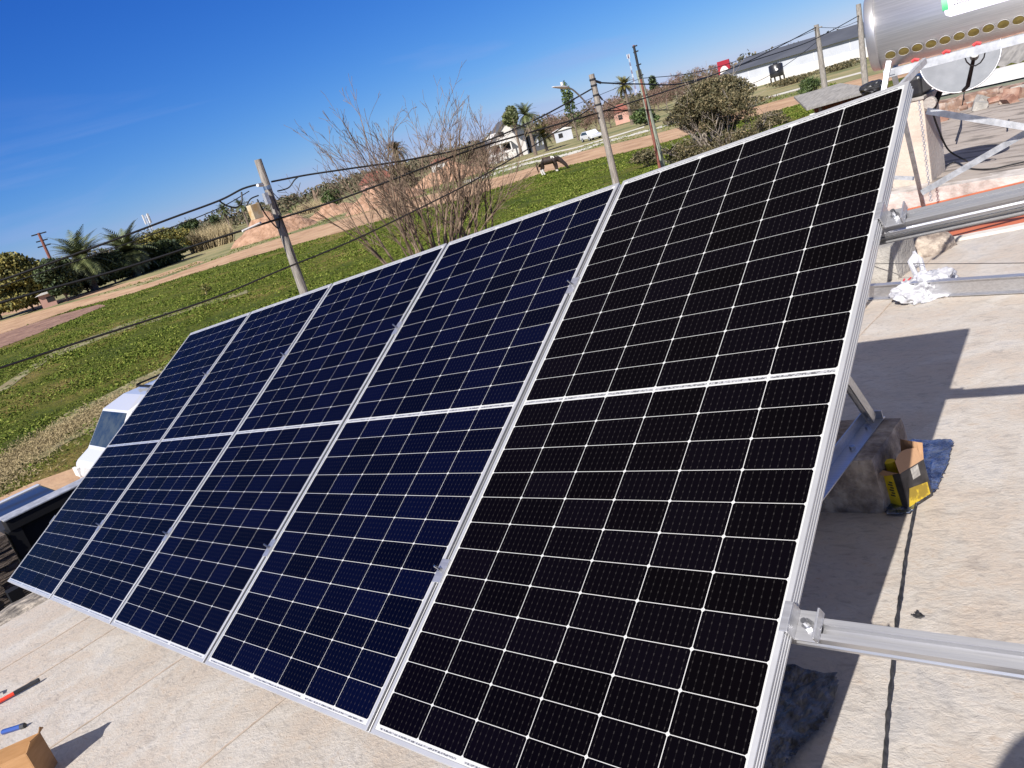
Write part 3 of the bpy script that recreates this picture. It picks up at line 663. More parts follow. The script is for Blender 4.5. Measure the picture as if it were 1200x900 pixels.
def sheet(name, lab, cat, poly, m, h, amp, freq, seed, res=.012, edge=0.012):
    """crumpled thin sheet over a roof polygon"""
    P = [Vector((p[0], p[1])) for p in poly]; x0 = min(p.x for p in P); x1 = max(p.x for p in P); y0 = min(p.y for p in P); y1 = max(p.y for p in P)
    def ins(x, y):
        c = False; j = len(P) - 1
        for i in range(len(P)):
            if (P[i].y > y) != (P[j].y > y) and x < (P[j].x - P[i].x) * (y - P[i].y) / (P[j].y - P[i].y) + P[i].x: c = not c
            j = i
        return c
    nx = int((x1 - x0) / res) + 1; ny = int((y1 - y0) / res) + 1; vs = []; keep = []
    for j in range(ny + 1):
        for i in range(nx + 1):
            x = x0 + i * res; y = y0 + j * res; q = Vector((x * freq, y * freq, seed))
            r = abs(mnoise.noise(q)) + .5 * abs(mnoise.noise(q * 2.3)) + .25 * abs(mnoise.noise(q * 5))
            vs.append((x + .3 * res * mnoise.noise(q * 3), y + .3 * res * mnoise.noise(q * 3 + Vector((5, 5, 0))), h + amp * r))
    g = G(); fs = [(j * (nx + 1) + i, j * (nx + 1) + i + 1, (j + 1) * (nx + 1) + i + 1, (j + 1) * (nx + 1) + i) for j in range(ny) for i in range(nx) if ins(x0 + (i + .5) * res + .006 * mnoise.noise(Vector((i * .5, j * .5, seed))), y0 + (j + .5) * res)]
    g.add(vs, fs)
    me = bpy.data.meshes.new(name); used = sorted({i for f in fs for i in f}); mp_ = {k: q for q, k in enumerate(used)}
    me.from_pydata([vs[k] for k in used], [], [tuple(mp_[i] for i in f) for f in fs]); me.materials.append(m); me.polygons.foreach_set('use_smooth', [True] * len(me.polygons))
    o = bpy.data.objects.new(name, me); COL.objects.link(o); o.matrix_world = RF; s = o.modifiers.new('thick', 'SOLIDIFY'); s.thickness = .0015; s.offset = -1
    return tag(o, lab, cat)
sheet('foil_patch', 'shining foil patch with painted-in blue sky reflection on the roof behind the carton', 'foil patch', [roofp(*p) for p in ((1048, 519), (1118, 519), (1112, 545), (1098, 578), (1078, 592), (1068, 606), (1040, 606))], M_foil, .012, .006, 16, 3, res=.006)
sheet('crumpled_foil', 'dark crumpled foil sheet in the panels\' shade under the lower rail', 'foil sheet', [roofp(*p) for p in ((880, 785), (925, 788), (985, 800), (985, 818), (972, 848), (944, 878), (925, 900), (905, 960), (850, 960), (860, 830))], M_foild, .012, .035, 7, 7, res=.006)
sheet('torn_scrap', 'tiny torn dark scrap lying on the sunlit roof above the lower rail', 'scrap', [roofp(*p) for p in ((1069, 726), (1076, 719), (1085, 727), (1075, 729))], M_tar, .010, .01, 40, 7, res=.003)
# black sealing line running along the sheet joint
g = G(); pts = [(1096, 578), (1075, 590), (1069, 620), (1063, 650), (1058, 690), (1052, 730), (1047, 790), (1042, 840), (1038, 900), (1028, 1000)]
pr = [roofp(*p) for p in pts]; vs = []; tot = []
for i in range(len(pr) - 1):
    for k in range(14):
        t = k / 14; tot.append((pr[i][0] * (1 - t) + pr[i + 1][0] * t, pr[i][1] * (1 - t) + pr[i + 1][1] * t))
for i, (a, b) in enumerate(tot):
    wd = .0045 + .003 * mnoise.noise(Vector((i * .35, 0, 0))) ; vs += [(a - wd, b, .012), (a, b, .018), (a + wd, b, .012)]
g.add(vs, [(3 * i + k, 3 * i + k + 1, 3 * i + k + 4, 3 * i + k + 3) for i in range(len(tot) - 1) for k in (0, 1)])
tag(g.build('sealing_strip', M_tar, M=RF), 'thin black sealing strip running from the carton towards the camera', 'sealing strip')

# lower left corner: small open carton, knife handle, pen
ang = math.atan2(-.054, .12)
BH = .148; t_ = .0035
# local x: along the right-hand face towards the camera is -y; length runs off to the lower left
bx = thing('cardboard_box', 'small open brown cardboard box in the lower left corner of the roof', 'box', None)
ex = Vector((-.57, -.82, 0)).normalized(); ey = Vector((-ex.y, ex.x, 0)) ; ey = -ey if ey.x > 0 else ey
bx.matrix_world = RF @ Matrix(((ex.x, ey.x, 0, -3.54), (ex.y, ey.y, 0, .281), (0, 0, 1, 0), (0, 0, 0, 1)))
wb = G(); L_ = .30; W_ = .135   # box local: x along its length (to the lower left), y across
wb.box((0, -W_, 0), (t_, 0, BH)); wb.box((L_ - t_, -W_, 0), (L_, 0, BH)); wb.box((t_ + .0003, -t_, 0), (L_ - t_ - .0003, 0, BH)); wb.box((t_ + .0003, -W_, 0), (L_ - t_ - .0003, -W_ + t_, BH)); wb.box((t_, -W_ + t_, .001), (L_ - t_, -t_, .004))
wb.build('body', M_card, bx, bevel=.0006)
g = G(); g.add([(.002, -.002, BH), (.002, -W_ + .002, BH), (-.018, -W_ + .02, BH + .028), (-.022, -.055, BH + .018), (-.024, -.03, BH + .034), (-.02, -.004, BH + .016)], [(0, 1, 2, 3, 4, 5)])
o = g.build('end_flap', M_card, bx); s = o.modifiers.new('t', 'SOLIDIFY'); s.thickness = .003

kn = thing('utility_knife', 'red and black marker-shaped tool at the left edge of the roof', 'hand tool', None)
p = Vector(roofp(46.5, 796, .012)); q = Vector(roofp(-30, 838, .012)); d = (q - p)
kn.matrix_world = RF @ T(*p)
g = G(); g.tube([(0, 0, 0), tuple(d * .02), tuple(d * .40)], [.008, .0105, .0105], 10); g.build('grip', M_blackp, kn, smooth=False)
g = G(); g.tube([tuple(d * .401), tuple(d * .95), tuple(d)], [.010, .010, .006], 10); g.build('barrel', M_red, kn)
bl = thing('marker_pen', 'short blue translucent plastic piece near the left edge of the roof', 'marker', None)
p = Vector(roofp(29, 850, .012)); q = Vector(roofp(3, 858, .012)); d = q - p; bl.matrix_world = RF @ T(*p)
G().tube([(0, 0, 0), tuple(d * .18)], .0125, 6).build('cap', M_blackp, bl); G().tube([tuple(d * .181), tuple(d)], .0115, 6).build('barrel', M_blue, bl)
# something just outside the frame on the left throws a short shadow: a pair of pliers
pl_ = thing('pliers', 'dark pliers at the extreme left edge of the roof', 'pliers', RF @ T(*roofp(-8, 815, .0)))
G().tube([(0, 0, .01), (.03, .02, .02), (.07, .02, .012)], [.006, .008, .005], 6).build('jaw', M_blackp, pl_); G().tube([(0, -.015, .01), (-.06, -.03, .012), (-.11, -.02, .012)], .007, 6).build('handle', M_red, pl_)

# right rear of the roof: loose profile, shopping bag, brick lumps, thin wire
p = Vector(roofp(990, 355, .055)); q = Vector(roofp(1330, 322, .04))
g = G(); h_ = .095; prf = [(-.024, -h_), (.024, -h_), (.024, -h_ + .004), (.006, -h_ + .006), (.010, -.008), (.024, -.005), (.024, 0), (-.024, 0), (-.024, -.005), (-.012, -.008), (-.016, -.014), (-.012, -h_ + .01), (-.024, -h_ + .006)]
pA, qA = Vector(roofp(985, 336, .10)), Vector(roofp(1330, 313, .10)); g.beam(pA, qA, 0, 0, prof=prf)
tag(g.build('loose_profile', M_aluc, M=RF), 'loose aluminium profile lying on the roof across the white shopping bag', 'aluminium profile')
tag(rough_block('support_offcut', 'pale offcut under the loose aluminium profile, at the panel edge', -2.0, 4.72, .16, .2, .03, M_concd, seed=22, chip=.004), 'small dark offcut under the left end of the loose aluminium profile', 'offcut')
rough_block('paving_block', 'pale square-edged concrete block beside the white shopping bag', -2.12, 5.52, .52, .34, .24, M_conc, yaw=math.radians(-6), seed=31, chip=.003)
def lump(name, lab, a, b, rx, ry, rz, m, seed, M0=RF, c=0.0, cat='lump'):
    bm = bmesh.new(); bmesh.ops.create_icosphere(bm, subdivisions=4, radius=1)
    for v_ in bm.verts:
        q = v_.co * 1.6 + Vector((seed, 0, 0)); k = 1 + .25 * mnoise.noise(q) + .08 * mnoise.noise(q * 4); z = max(v_.co.z * k, -.15)
        v_.co = Vector((v_.co.x * k * rx, v_.co.y * k * ry, z * rz))
    me = bpy.data.meshes.new(name); bm.to_mesh(me); bm.free(); me.materials.append(m); me.polygons.foreach_set('use_smooth', [True] * len(me.polygons))
    o = bpy.data.objects.new(name, me); COL.objects.link(o); o.matrix_world = M0 @ T(a, b, c); return tag(o, lab, cat)
lump('cement_footing', 'rounded grey cement footing with a sawn-off leg stub, behind the pale block', -1.90, 5.98, .22, .19, .14, M_concd, 3)
tag(G().box((-.02, -.02, .10), (.02, .02, .2)).build('leg_stub', M_galv, M=RF @ T(-1.93, 6.06, 0)), 'short square metal stub standing in the grey cement footing', 'metal stub')
# the bag
bm = bmesh.new(); bmesh.ops.create_icosphere(bm, subdivisions=6, radius=1)
for v_ in bm.verts:
    q = v_.co * 2.1; k = 1 + .40 * mnoise.noise(q * .7) - .45 * abs(mnoise.noise(q * 1.3)) - .16 * abs(mnoise.noise(q * 3.0))
    z = max(v_.co.z * k * .13, -.004) + .004
    v_.co = Vector((v_.co.x * k * .21, v_.co.y * k * .23, z))
me = bpy.data.meshes.new('plastic_bag'); bm.to_mesh(me); bm.free(); me.materials.append(M_bag); me.polygons.foreach_set('use_smooth', [True] * len(me.polygons))
bag = thing('plastic_bag', 'crumpled white plastic shopping bag with red print under the loose profile', 'shopping bag', RF @ T(-1.58, 4.93, 0) @ RZ(.2))
o = bpy.data.objects.new('bag_film', me); COL.objects.link(o); o.parent = bag
rr = random.Random(5)
for k in range(5):
    x = -.16 + k * .035; G().tube([(x, -.02, .05 + .012 * k), (x + .02, .02, .085 + .01 * (k % 2)), (x + .028, .06, .095)], .006, 5).build('red_print', M_bagp, bag)
for s_ in (-1, 1):
    G().tube([(.02 * s_ - .05, .12, .08), (.03 * s_ - .07, .22, .16), (.0 - .07, .28, .2), (-.02 * s_ - .06, .2, .12)], [.018, .014, .010, .02], 6).build('handle', M_bag, bag)
p = Vector(roofp(1005, 309, .15)); q = Vector(roofp(1300, 307, .15)); tag(G().tube([p, (p + q) / 2 - Vector((0, 0, .004)), q], .0022, 5).build('taut_string', M_tar, M=RF), 'thin dark string stretched level above the pale block and the bag', 'string')

# ------------------------------------------------------------------ solar water heater
hy = 0.211; tdir = Vector((math.cos(hy), math.sin(hy), 0)); fdir = Vector((math.sin(hy), -math.cos(hy), 0))
R_ = .24; al = math.radians(40); HS = .85; hole0 = Vector((-1.784 * HS, 5.927 * HS, CAMZ - .21 * HS)); R0_ = R_ * HS
ctr = hole0 - (fdir * math.cos(al) - Vector((0, 0, 1)) * math.sin(al)) * R0_
HM = Matrix.Identity(4)
for i in range(3): HM[i][0] = tdir[i] * HS; HM[i][1] = -fdir[i] * HS; HM[i][2] = (0, 0, 1)[i] * HS; HM[i][3] = ctr[i]
ht = thing('solar_water_heater', 'stainless steel solar water heater tank with empty tube holes on a metal frame', 'water heater', HM)
TL = 2.12; x0 = -.135
g = G(); n = 96
def ring(x, r): return [(x, r * math.cos(2 * math.pi * k / n), r * math.sin(2 * math.pi * k / n)) for k in range(n)]
def lathe_x(g, prof, mi=0, cap=True):
    vs = [p for x, r in prof for p in ring(x, r)]; m_ = len(prof)
    fs = [(i * n + k, i * n + (k + 1) % n, (i + 1) * n + (k + 1) % n, (i + 1) * n + k) for i in range(m_ - 1) for k in range(n)]
    if cap: fs += [tuple(range(n)), tuple(range((m_ - 1) * n, m_ * n))]
    g.add(vs, fs, mi)
lathe_x(g, [(x0 + .055, R_), (x0 + TL - .055, R_)]); g.build('tank_shell', M_tank, ht, smooth=True)
for s_, xx in ((1, x0), (-1, x0 + TL)):
    g = G(); lathe_x(g, [(xx + s_ * .062, R_ + .0035), (xx + s_ * .058, R_ + .0045), (xx + s_ * .05, R_ + .0025), (xx + s_ * .010, R_ + .001), (xx + s_ * .003, R_ - .012), (xx, R_ - .03), (xx - s_ * .002, .02)])
    g.build('end_cap', M_tankc, ht, smooth=True)
ca, sa = math.cos(al), math.sin(al)
def on_tank(x, th, r): return (x, -r * math.cos(th), -r * math.sin(th))
for k in range(23):
    xx = k * .08; g = G(); vs = [on_tank(xx, al, R_ + .0035)]; m_ = 20; rr_ = .0325
    for i in range(m_):
        t = 2 * math.pi * i / m_; vs.append(on_tank(xx + rr_ * math.cos(t), al + rr_ * math.sin(t) / R_, R_ + .0035))
    g.add(vs, [(0, 1 + i, 1 + (i + 1) % m_) for i in range(m_)])
    h = g.build('tube_hole', M_hole, ht, fix=False)
    g = G(); pts = [on_tank(xx + .0335 * math.cos(2 * math.pi * i / m_), al + .0335 * math.sin(2 * math.pi * i / m_) / R_, R_ + .0035) for i in range(m_ + 1)]
    g.tube(pts, .0018, 5, caps=False); g.build('sealing_ring', M_sil, h, smooth=True)
# label on the tank
g = G(); m_ = 14; th0, th1 = math.radians(-42), math.radians(6); xa, xb = .335, 1.05; rows = []
for j in range(m_ + 1):
    th = th0 + (th1 - th0) * j / m_; e = min(j, m_ - j) / m_; cut = .03 * max(0, 1 - e * 8) ** 2
    rows += [on_tank(xa + cut, th, R_ + .0022), on_tank(xb - cut, th, R_ + .0022)]
g.add(rows, [(2 * j, 2 * j + 1, 2 * j + 3, 2 * j + 2) for j in range(m_)]); lb = g.build('label', M_label, ht, smooth=True)
g = G(); rows = []
for j in range(11):
    th = math.radians(-42 + 37 * j / 10); rows += [on_tank(xa - .012, th, R_ + .0028), on_tank(xa + .022, th, R_ + .0028)]
g.add(rows, [(2 * j, 2 * j + 1, 2 * j + 3, 2 * j + 2) for j in range(10)]); g.build('green_border', M_green, lb, smooth=True)
tcv = bpy.data.curves.new('number', 'FONT'); tcv.body = '22003371'; tcv.size = .038; tcv.extrude = .0004
tob = bpy.data.objects.new('tmp_text', tcv); COL.objects.link(tob); dg = bpy.context.evaluated_depsgraph_get(); dg.update()
me = bpy.data.meshes.new_from_object(tob.evaluated_get(dg)); bpy.data.objects.remove(tob)
me.materials.clear(); me.materials.append(M_ink); tho = math.radians(-9)
for v_ in me.vertices:
    th = tho - v_.co.y / R_; v_.co = Vector(on_tank(.385 + v_.co.x * .82, th, R_ + .0034 + v_.co.z))
o = bpy.data.objects.new('printed_number', me); COL.objects.link(o); o.parent = lb
# frame (local: x along tank, y to the back, z up; roof is about 1.45 below the tank axis)
zr = -1.40; FL = 1.83
HI = HM.inverted(); rf_a = HI @ (RF @ Vector(roofp(1089, 272))); rf_t = HI @ Vector(aty(1047, 84, 5.05)); ff_t = HI @ Vector(aty(1042, 72, 4.82)); ff_b = HI @ (RF @ Vector(roofp(985, 388)))
for i, xx in enumerate((0, FL)):
    o_ = Vector((xx, 0, 0)) + (Vector((0, 0, .12)) if i else Vector((0, 0, 0)))
    g = G(); g.beam(ff_t + o_, ff_b + o_, .042, .03, (1, 0, 0)); g.build('front_leg', M_galv, ht)
    g = G(); g.beam(rf_t + o_, rf_a + o_, .045, .03, (1, 0, 0)); g.build('rear_leg', M_galv, ht)
    xx -= .0
    g = G(); g.beam((xx, -.26, -.262), (xx, .22, -.262), .035, .03); g.build('cradle', M_galv, ht)
g = G(); g.beam((-.05, -.235, -.265), (FL + .05, -.235, -.265), .035, .052); fb = g.build('front_beam', M_galv, ht)
for x in (.12, .30, .47, .92, 1.3):
    G().tube([(x, -.22, -.232), (x + .02, -.22, -.222), (x + .045, -.22, -.232)], .012, 6).build('red_grommet', M_redg, ht)
G().beam((.04, -.20, -.232), (FL, -.20, -.232), .02, .006).build('copper_strip', M_brick, ht)
pA = HM.inverted() @ Vector(aty(1086, 130, 5.42)); pB = HM.inverted() @ Vector(aty(1330, 170, 5.85))
G().beam(pA, pB, .006, .045, (0, 0, 1)).build('cross_brace', M_galv, ht)
pA = HM.inverted() @ Vector(aty(1080, 226, 5.80)); pB = HM.inverted() @ Vector(aty(1330, 82, 5.6))
G().beam(pA, pB, .006, .045, (0, 0, 1)).build('cross_brace', M_galv, ht)
pA = HM.inverted() @ Vector(aty(1040, 118, 4.25)); pB = HM.inverted() @ Vector(aty(1084, 71, 4.62))
G().beam(pA, pB, .02, .035, (0, 0, 1)).build('diagonal_brace', M_galv, ht)
pA = HM.inverted() @ Vector(aty(1045, 208, 5.6)); pB = HM.inverted() @ Vector(aty(1071, 209, 5.68))
G().beam(pA, pB, .01, .03).build('tie_bar', M_galv, ht)
lump('cement_footing', 'low cement footing under the far rear leg of the water heater', -.30, 6.45, .16, .14, .10, M_concd, 9)

# ------------------------------------------------------------------ behind our roof: low wall, slab, chimney, dish
nb = thing('neighbour_building', 'neighbouring building with a weathered grey slab roof behind ours', 'building', T(0, 0, 0))
g = G(); vs = []; nx_, ny_ = 70, 50
for j in range(ny_ + 1):
    for i in range(nx_ + 1):
        x = -6.4 + 11 * i / nx_; y = 8.05 + 6.6 * j / ny_; vs.append((x, y, 2.655 + .05 * mnoise.noise(Vector((x * .8, y * .8, 3))) * (j > 0)))
g.add(vs, [(j * (nx_ + 1) + i, j * (nx_ + 1) + i + 1, (j + 1) * (nx_ + 1) + i + 1, (j + 1) * (nx_ + 1) + i) for j in range(ny_) for i in range(nx_)]); g.build('slab_roof', M_neigh, nb, smooth=True)
g = G(); g.box((-6.4, 8.0, 0), (4.6, 8.30, 2.665)); g.box((-6.4, 8.301, 0), (-6.2, 14.6, 2.6)); g.box((4.4, 8.301, 0), (4.6, 14.6, 2.6)); g.build('wall', M_wwall, nb)
# crumbling brick parapet at the back of the slab
rr = random.Random(12); g = G()
M_rub = mat('crumbled_masonry', (.16, .10, .075), (.40, .32, .26), rough=.95, scale=5, bump=1, bscale=9, c3=(.27, .17, .12))
for k in range(34):
    x = -5.6 + k * .30; hh = .13 + .13 * abs(mnoise.noise(Vector((k * .7, 0, 0)))) ; rough_h = hh
    g.box((x, 14.6 + rr.uniform(-.05, .05), 2.62), (x + .293, 14.85, 2.62 + rough_h + rr.uniform(-.02, .03)))
g.build('brick_parapet', M_rub, nb)

g = G()
for k in range(160):
    x = rr.uniform(-5.4, 1.0); y = 14.55 - abs(rr.gauss(0, .6)); s_ = rr.uniform(.03, .13); q = RZ(rr.uniform(0, 3)) @ Matrix.Rotation(rr.uniform(0, 2), 4, 'X')
    g.box((-s_, -s_ * .7, -s_ * .5), (s_, s_ * .7, s_ * .5), rr.choice([0, 1, 2]), M=T(x, y, 2.67 + s_ * .3) @ q)
rb = g.build('rubble', [M_brick, M_rub, M_conc]); stuff(rb); tag(rb, 'broken brick and mortar rubble strewn along the back of the grey slab', 'rubble')

# chimney pillar
pl = thing('chimney_pillar', 'cream rendered chimney pillar between the panel corner and the satellite dish', 'chimney', T(-2.27, 8.32, 2.64))
G().box((-.36, 0, 0), (0, .50, .80)).build('shaft', [M_wall], pl, bevel=.01)
M_shade = M_wwall
G().box((-.37, -.01, .801), (.01, .51, .83)).build('cap_slab', M_conc, pl, bevel=.006)
g = G(); g.box((-.20, .03, .831), (-.01, .40, 1.02)); g.build('black_cover', M_blackp, pl, bevel=.03)
# perforated steel strap / chain hanging down the pillar front
chn = thing('hanging_chain', 'thin steel chain hanging in front of the cream chimney pillar', 'chain', None)
p = Vector(aty(1077, 118, 7.2)); q = Vector(aty(1091, 236, 7.2)); N_ = 40
for k in range(N_):
    a = p.lerp(q, k / N_); b = p.lerp(q, (k + .82) / N_); w_ = (q - p).normalized().cross(Vector((0, 1, 0)) if k % 2 else Vector((1, 0, 0))).normalized() * .010
    m = (a + b) / 2
    G().tube([a, a.lerp(b, .15) + w_, a.lerp(b, .85) + w_, b, a.lerp(b, .85) - w_, a.lerp(b, .15) - w_, a], .0036, 4, caps=False).build('chain_link', M_galv, chn)
# satellite dish on a black arm
C = Vector(aty(1124, 63, 8.35)); toward = (Vector((.28, -1.0, .42))).normalized(); Dr = .345
DM = toward.to_track_quat('Z', 'Y').to_matrix().to_4x4(); DM.translation = C
ds = thing('satellite_dish', 'grey satellite dish on a black arm fixed to the chimney pillar', 'satellite dish', DM)
g = G(); n = 56; rg = 12; vs = [(0, 0, -.085)]
for j in range(1, rg + 1):
    r = Dr * j / rg
    for k in range(n): vs.append((r * math.cos(2 * math.pi * k / n) * .93, r * math.sin(2 * math.pi * k / n), -.085 + .085 * (j / rg) ** 2))
fs = [(0, 1 + k, 1 + (k + 1) % n) for k in range(n)] + [(1 + (j - 1) * n + k, 1 + (j - 1) * n + (k + 1) % n, 1 + j * n + (k + 1) % n, 1 + j * n + k) for j in range(1, rg) for k in range(n)]
g.add(vs, fs); o = g.build('reflector', M_dish, ds, smooth=True); s_ = o.modifiers.new('t', 'SOLIDIFY'); s_.thickness = .006
g = G(); g.tube([(Dr * .93 * math.cos(2 * math.pi * k / n), Dr * math.sin(2 * math.pi * k / n), 0) for k in range(n + 1)], .007, 5, caps=False); g.build('rim', M_galv, ds, smooth=True)
DI = DM.inverted()
pf = DI @ Vector(aty(1134, 101, 7.92)); ph = DI @ Vector(aty(1142, 64, 7.72))
G().tube([(0, -Dr * .97, .0), pf, ph], [.016, .018, .014], 6).build('feed_arm', M_black, ds)
g = G(); g.tube([ph + Vector((0, 0, .03)), ph - Vector((0, 0, .05))], .034, 12); l = g.build('receiver', M_blackp, ds)
G().tube([ph - Vector((.0, .0, .051)), ph - Vector((0, 0, .066))], .030, 12).build('cream_cap', M_wall, l)
loop = [ph + Vector((.07 * math.cos(t), .06 * math.sin(t) - .02, .04 * math.cos(2 * t))) for t in [i * math.pi / 6 for i in range(16)]]
G().tube(loop, .006, 5).build('cable_loop', M_cable, ds)
pa = DI @ Vector(aty(1108, 92, 8.55)); pb = DI @ Vector(aty(1093, 128, 8.45)); G().tube([(0, -.1, -.12), pa, pb], .026, 8).build('mount_arm', M_black, ds)
pc = DI @ Vector((-2.24, 8.45, 3.40)); G().tube([pb, pc], .03, 8).build('wall_bracket', M_black, ds)
pd = DI @ Vector(aty(1091, 120, 8.28)); G().tube([pd, pd + (DI.to_3x3() @ Vector((0, -.05, 0)))], .055, 14).build('round_plate', M_conc, ds)

def cable(name, lab, pts, r, grp=None, parent=None, n=5, m=None):
    g = G(); g.tube(pts, r, n); o = g.build(name, m or M_cable, parent)
    return tag(o, lab, 'cable', grp) if parent is None else o
def path(*P, k=10):
    """smooth path through points (Catmull-Rom)"""
    P = [Vector(p) for p in P]; out = []
    for i in range(len(P) - 1):
        a, b, c, d = P[max(i - 1, 0)], P[i], P[i + 1], P[min(i + 2, len(P) - 1)]
        for j in range(k):
            t = j / k; out.append(.5 * ((2 * b) + (c - a) * t + (2 * a - 5 * b + 4 * c - d) * t * t + (3 * b - a - 3 * c + d) * t ** 3))
    return out + [P[-1]]
cable('dish_cable', 'pair of dark cables falling from the dish bracket to the grey slab', path(aty(1093, 132, 8.4), aty(1100, 152, 8.6), aty(1112, 176, 9.0), gnd(1134, 189, 2.67)), .009)
cable('slab_cable', 'thin black cable curling across the grey slab beside the chimney', path(gnd(1107, 195, 2.68), gnd(1120, 190, 2.68), gnd(1135, 197, 2.68), gnd(1160, 198, 2.68), gnd(1185, 193, 2.68), gnd(1240, 180, 2.68)), .008)
cable('wall_wire', 'thin wire hanging over the crumbling brick edge at the right', path(aty(1183, 103, 14.5), aty(1185, 125, 14.2), gnd(1180, 150, 2.7)), .010)
cable('weed_wire', 'thin wire trailing from the brick edge down the grey slab', path(aty(1130, 108, 14.5), aty(1127, 130, 13.8), gnd(1126, 145, 2.7), gnd(1120, 165, 2.7)), .009)

# buildings behind the slab
b2 = thing('green_white_building', 'long low building with white fascia, green wall and grey corrugated roof behind the slab', 'building', T(0, 0, 0))
G().box((-5.05, 17.0, 0), (9, 17.2, 2.57)).build('green_wall', M_greenw, b2)
G().box((-5.05, 16.90, 2.571), (9, 17.2, 2.66)).build('grey_green_band', mat('olive_band', (.14, .15, .11), (.18, .19, .14), rough=.8, scale=3), b2)  # dark grey-green strip between the fascia and the green wall
G().box((-5.10, 16.86, 2.661), (9, 17.25, 2.88)).build('white_fascia', M_white, b2)
g = G(); vs = []; nn = 260
for i in range(nn + 1):
    x = -5.0 + 14 * i / nn; z = .022 * math.sin(2 * math.pi * i / 4.0)
    vs += [(x, 17.26, 2.90 + z), (x, 22.5, 3.75 + z)]
g.add(vs, [(2 * i, 2 * i + 1, 2 * i + 3, 2 * i + 2) for i in range(nn)]); g.build('corrugated_roof', M_sheet, b2, smooth=True)
G().box((-5.0, 17.26, .0), (-4.85, 22.4, 2.80)).build('end_wall', M_white2, b2)

# small shed with rusty eaves behind the panels' top edge
sh = thing('shed', 'small shed with a grey sheet roof and dark open eaves behind the panel edge', 'shed', T(0, 0, 0))
def shp(x, y, z): p = gnd(x, y, z); return p
A = Vector(gnd(945, 127, 2.35)); Bq = Vector(gnd(1012, 108, 2.35)); Bq = A + (Bq - A) * 1.25
dirn = (Bq - A).normalized(); per = Vector((-dirn.y, dirn.x, 0)); per = per if per.y > 0 else -per
Cq = Bq + per * 3.2 + Vector((0, 0, .30)); Dq = A + dirn * .6 + per * 3.2 + Vector((0, 0, .30))
g = G(); g.add([A, Bq, Cq, Dq, A - Vector((0, 0, .07)), Bq - Vector((0, 0, .07)), Cq - Vector((0, 0, .07)), Dq - Vector((0, 0, .07))], [(0, 1, 2, 3), (4, 5, 6, 7), (0, 1, 5, 4), (1, 2, 6, 5), (2, 3, 7, 6), (3, 0, 4, 7)])
g.build('roof', M_sheet, sh)
for k in range(9):
    p = A + dirn * (.5 + k * .7) + per * .25; g = G(); g.beam((p.x, p.y, 0), (p.x, p.y, 2.27), .09, .09); g.build('post', M_rust if k % 2 else M_wood, sh)
g = G(); a = A + per * .9 + dirn * .5; b = Bq + per * .9; g.add([(a.x, a.y, 0), (b.x, b.y, 0), (b.x, b.y, 2.35), (a.x, a.y, 2.35)], [(0, 1, 2, 3)]); o = g.build('dark_wall', M_rust, sh); q = o.modifiers.new('t', 'SOLIDIFY'); q.thickness = .06
p = A + per * -.12 + dirn * .12; G().tube([(p.x, p.y, 0), (p.x, p.y, 2.15)], .09, 12).build('white_pipe', M_white, sh)
p = Vector(aty(1024, 103, 15)); bt = thing('black_tarpaulin', 'black tarpaulin bundle behind the top right corner of the panels', 'tarpaulin', T(p.x, p.y, 0))
bm = bmesh.new(); bmesh.ops.create_icosphere(bm, subdivisions=4, radius=1)
for v_ in bm.verts:
    q = v_.co * 1.5; k = 1 + .3 * mnoise.noise(q) + .15 * mnoise.noise(q * 3); v_.co = Vector((v_.co.x * k * .22, v_.co.y * k * .2, v_.co.z * k * .12 + p.z))
me = bpy.data.meshes.new('cover'); bm.to_mesh(me); bm.free(); me.materials.append(M_blackp); o = bpy.data.objects.new('cover', me); COL.objects.link(o); o.parent = bt
G().tube([(0, 0, 0), (0, 0, p.z - .1)], .05, 8).build('post', M_wood, bt)

# ------------------------------------------------------------------ street side, lower left: gate, stone wall, cars
gt = thing('metal_gate', 'black sheet metal gate beside the stacked-stone wall at the left', 'gate', T(-9, 1.33, 0))
G().box((-.10, 0, 1.90), (.10, 3.4, 2.02)).build('top_rail', M_black, gt, bevel=.006)
G().box((-.112, -.01, 2.021), (.112, 3.41, 2.032)).build('edge_trim', M_galv, gt)
G().box((-.09, -.02, 0), (.09, .10, 1.899)).build('post', M_black, gt)
G().box((-.02, .101, .1), (.02, 3.3, 1.899)).build('panel', M_black, gt)
G().box((.021, .5, 1.35), (.035, 2.6, 1.55)).build('red_stripe', M_rust, gt)
G().tube([(.05, .95, 1.10), (.05, 1.25, 1.14)], .015, 8).build('handle', M_steel, gt)
ws = thing('stone_wall', 'wall clad in thin stacked dark stone left of the black gate', 'wall', T(-9, 0, 0))
g = G(); rr = random.Random(3); z = 0
while z < 1.9:
    hh = rr.uniform(.025, .05); y = -2.5
    while y < 1.28:
        l = rr.uniform(.12, .35); e = min(y + l, 1.285); dx = rr.uniform(0, .035)
        g.box((-.10, y, z), (.08 + dx, e - .004, z + hh - .004)); y += l
    z += hh
g.build('stone_cladding', M_stone, ws)
tag(G().box((-.05, -.05, 0), (.05, .05, 1.85)).build('black_post', M_black, M=T(-7.4, .93, 0)), 'slim black steel post in front of the stone wall', 'post')
tag(G().box((-.1, -2.2, 0), (.1, .76, 1.0)).build('low_brick_wall', M_brick, M=T(-7.6, 0, 0)), 'low reddish brick wall at the foot of the slim black post', 'wall')

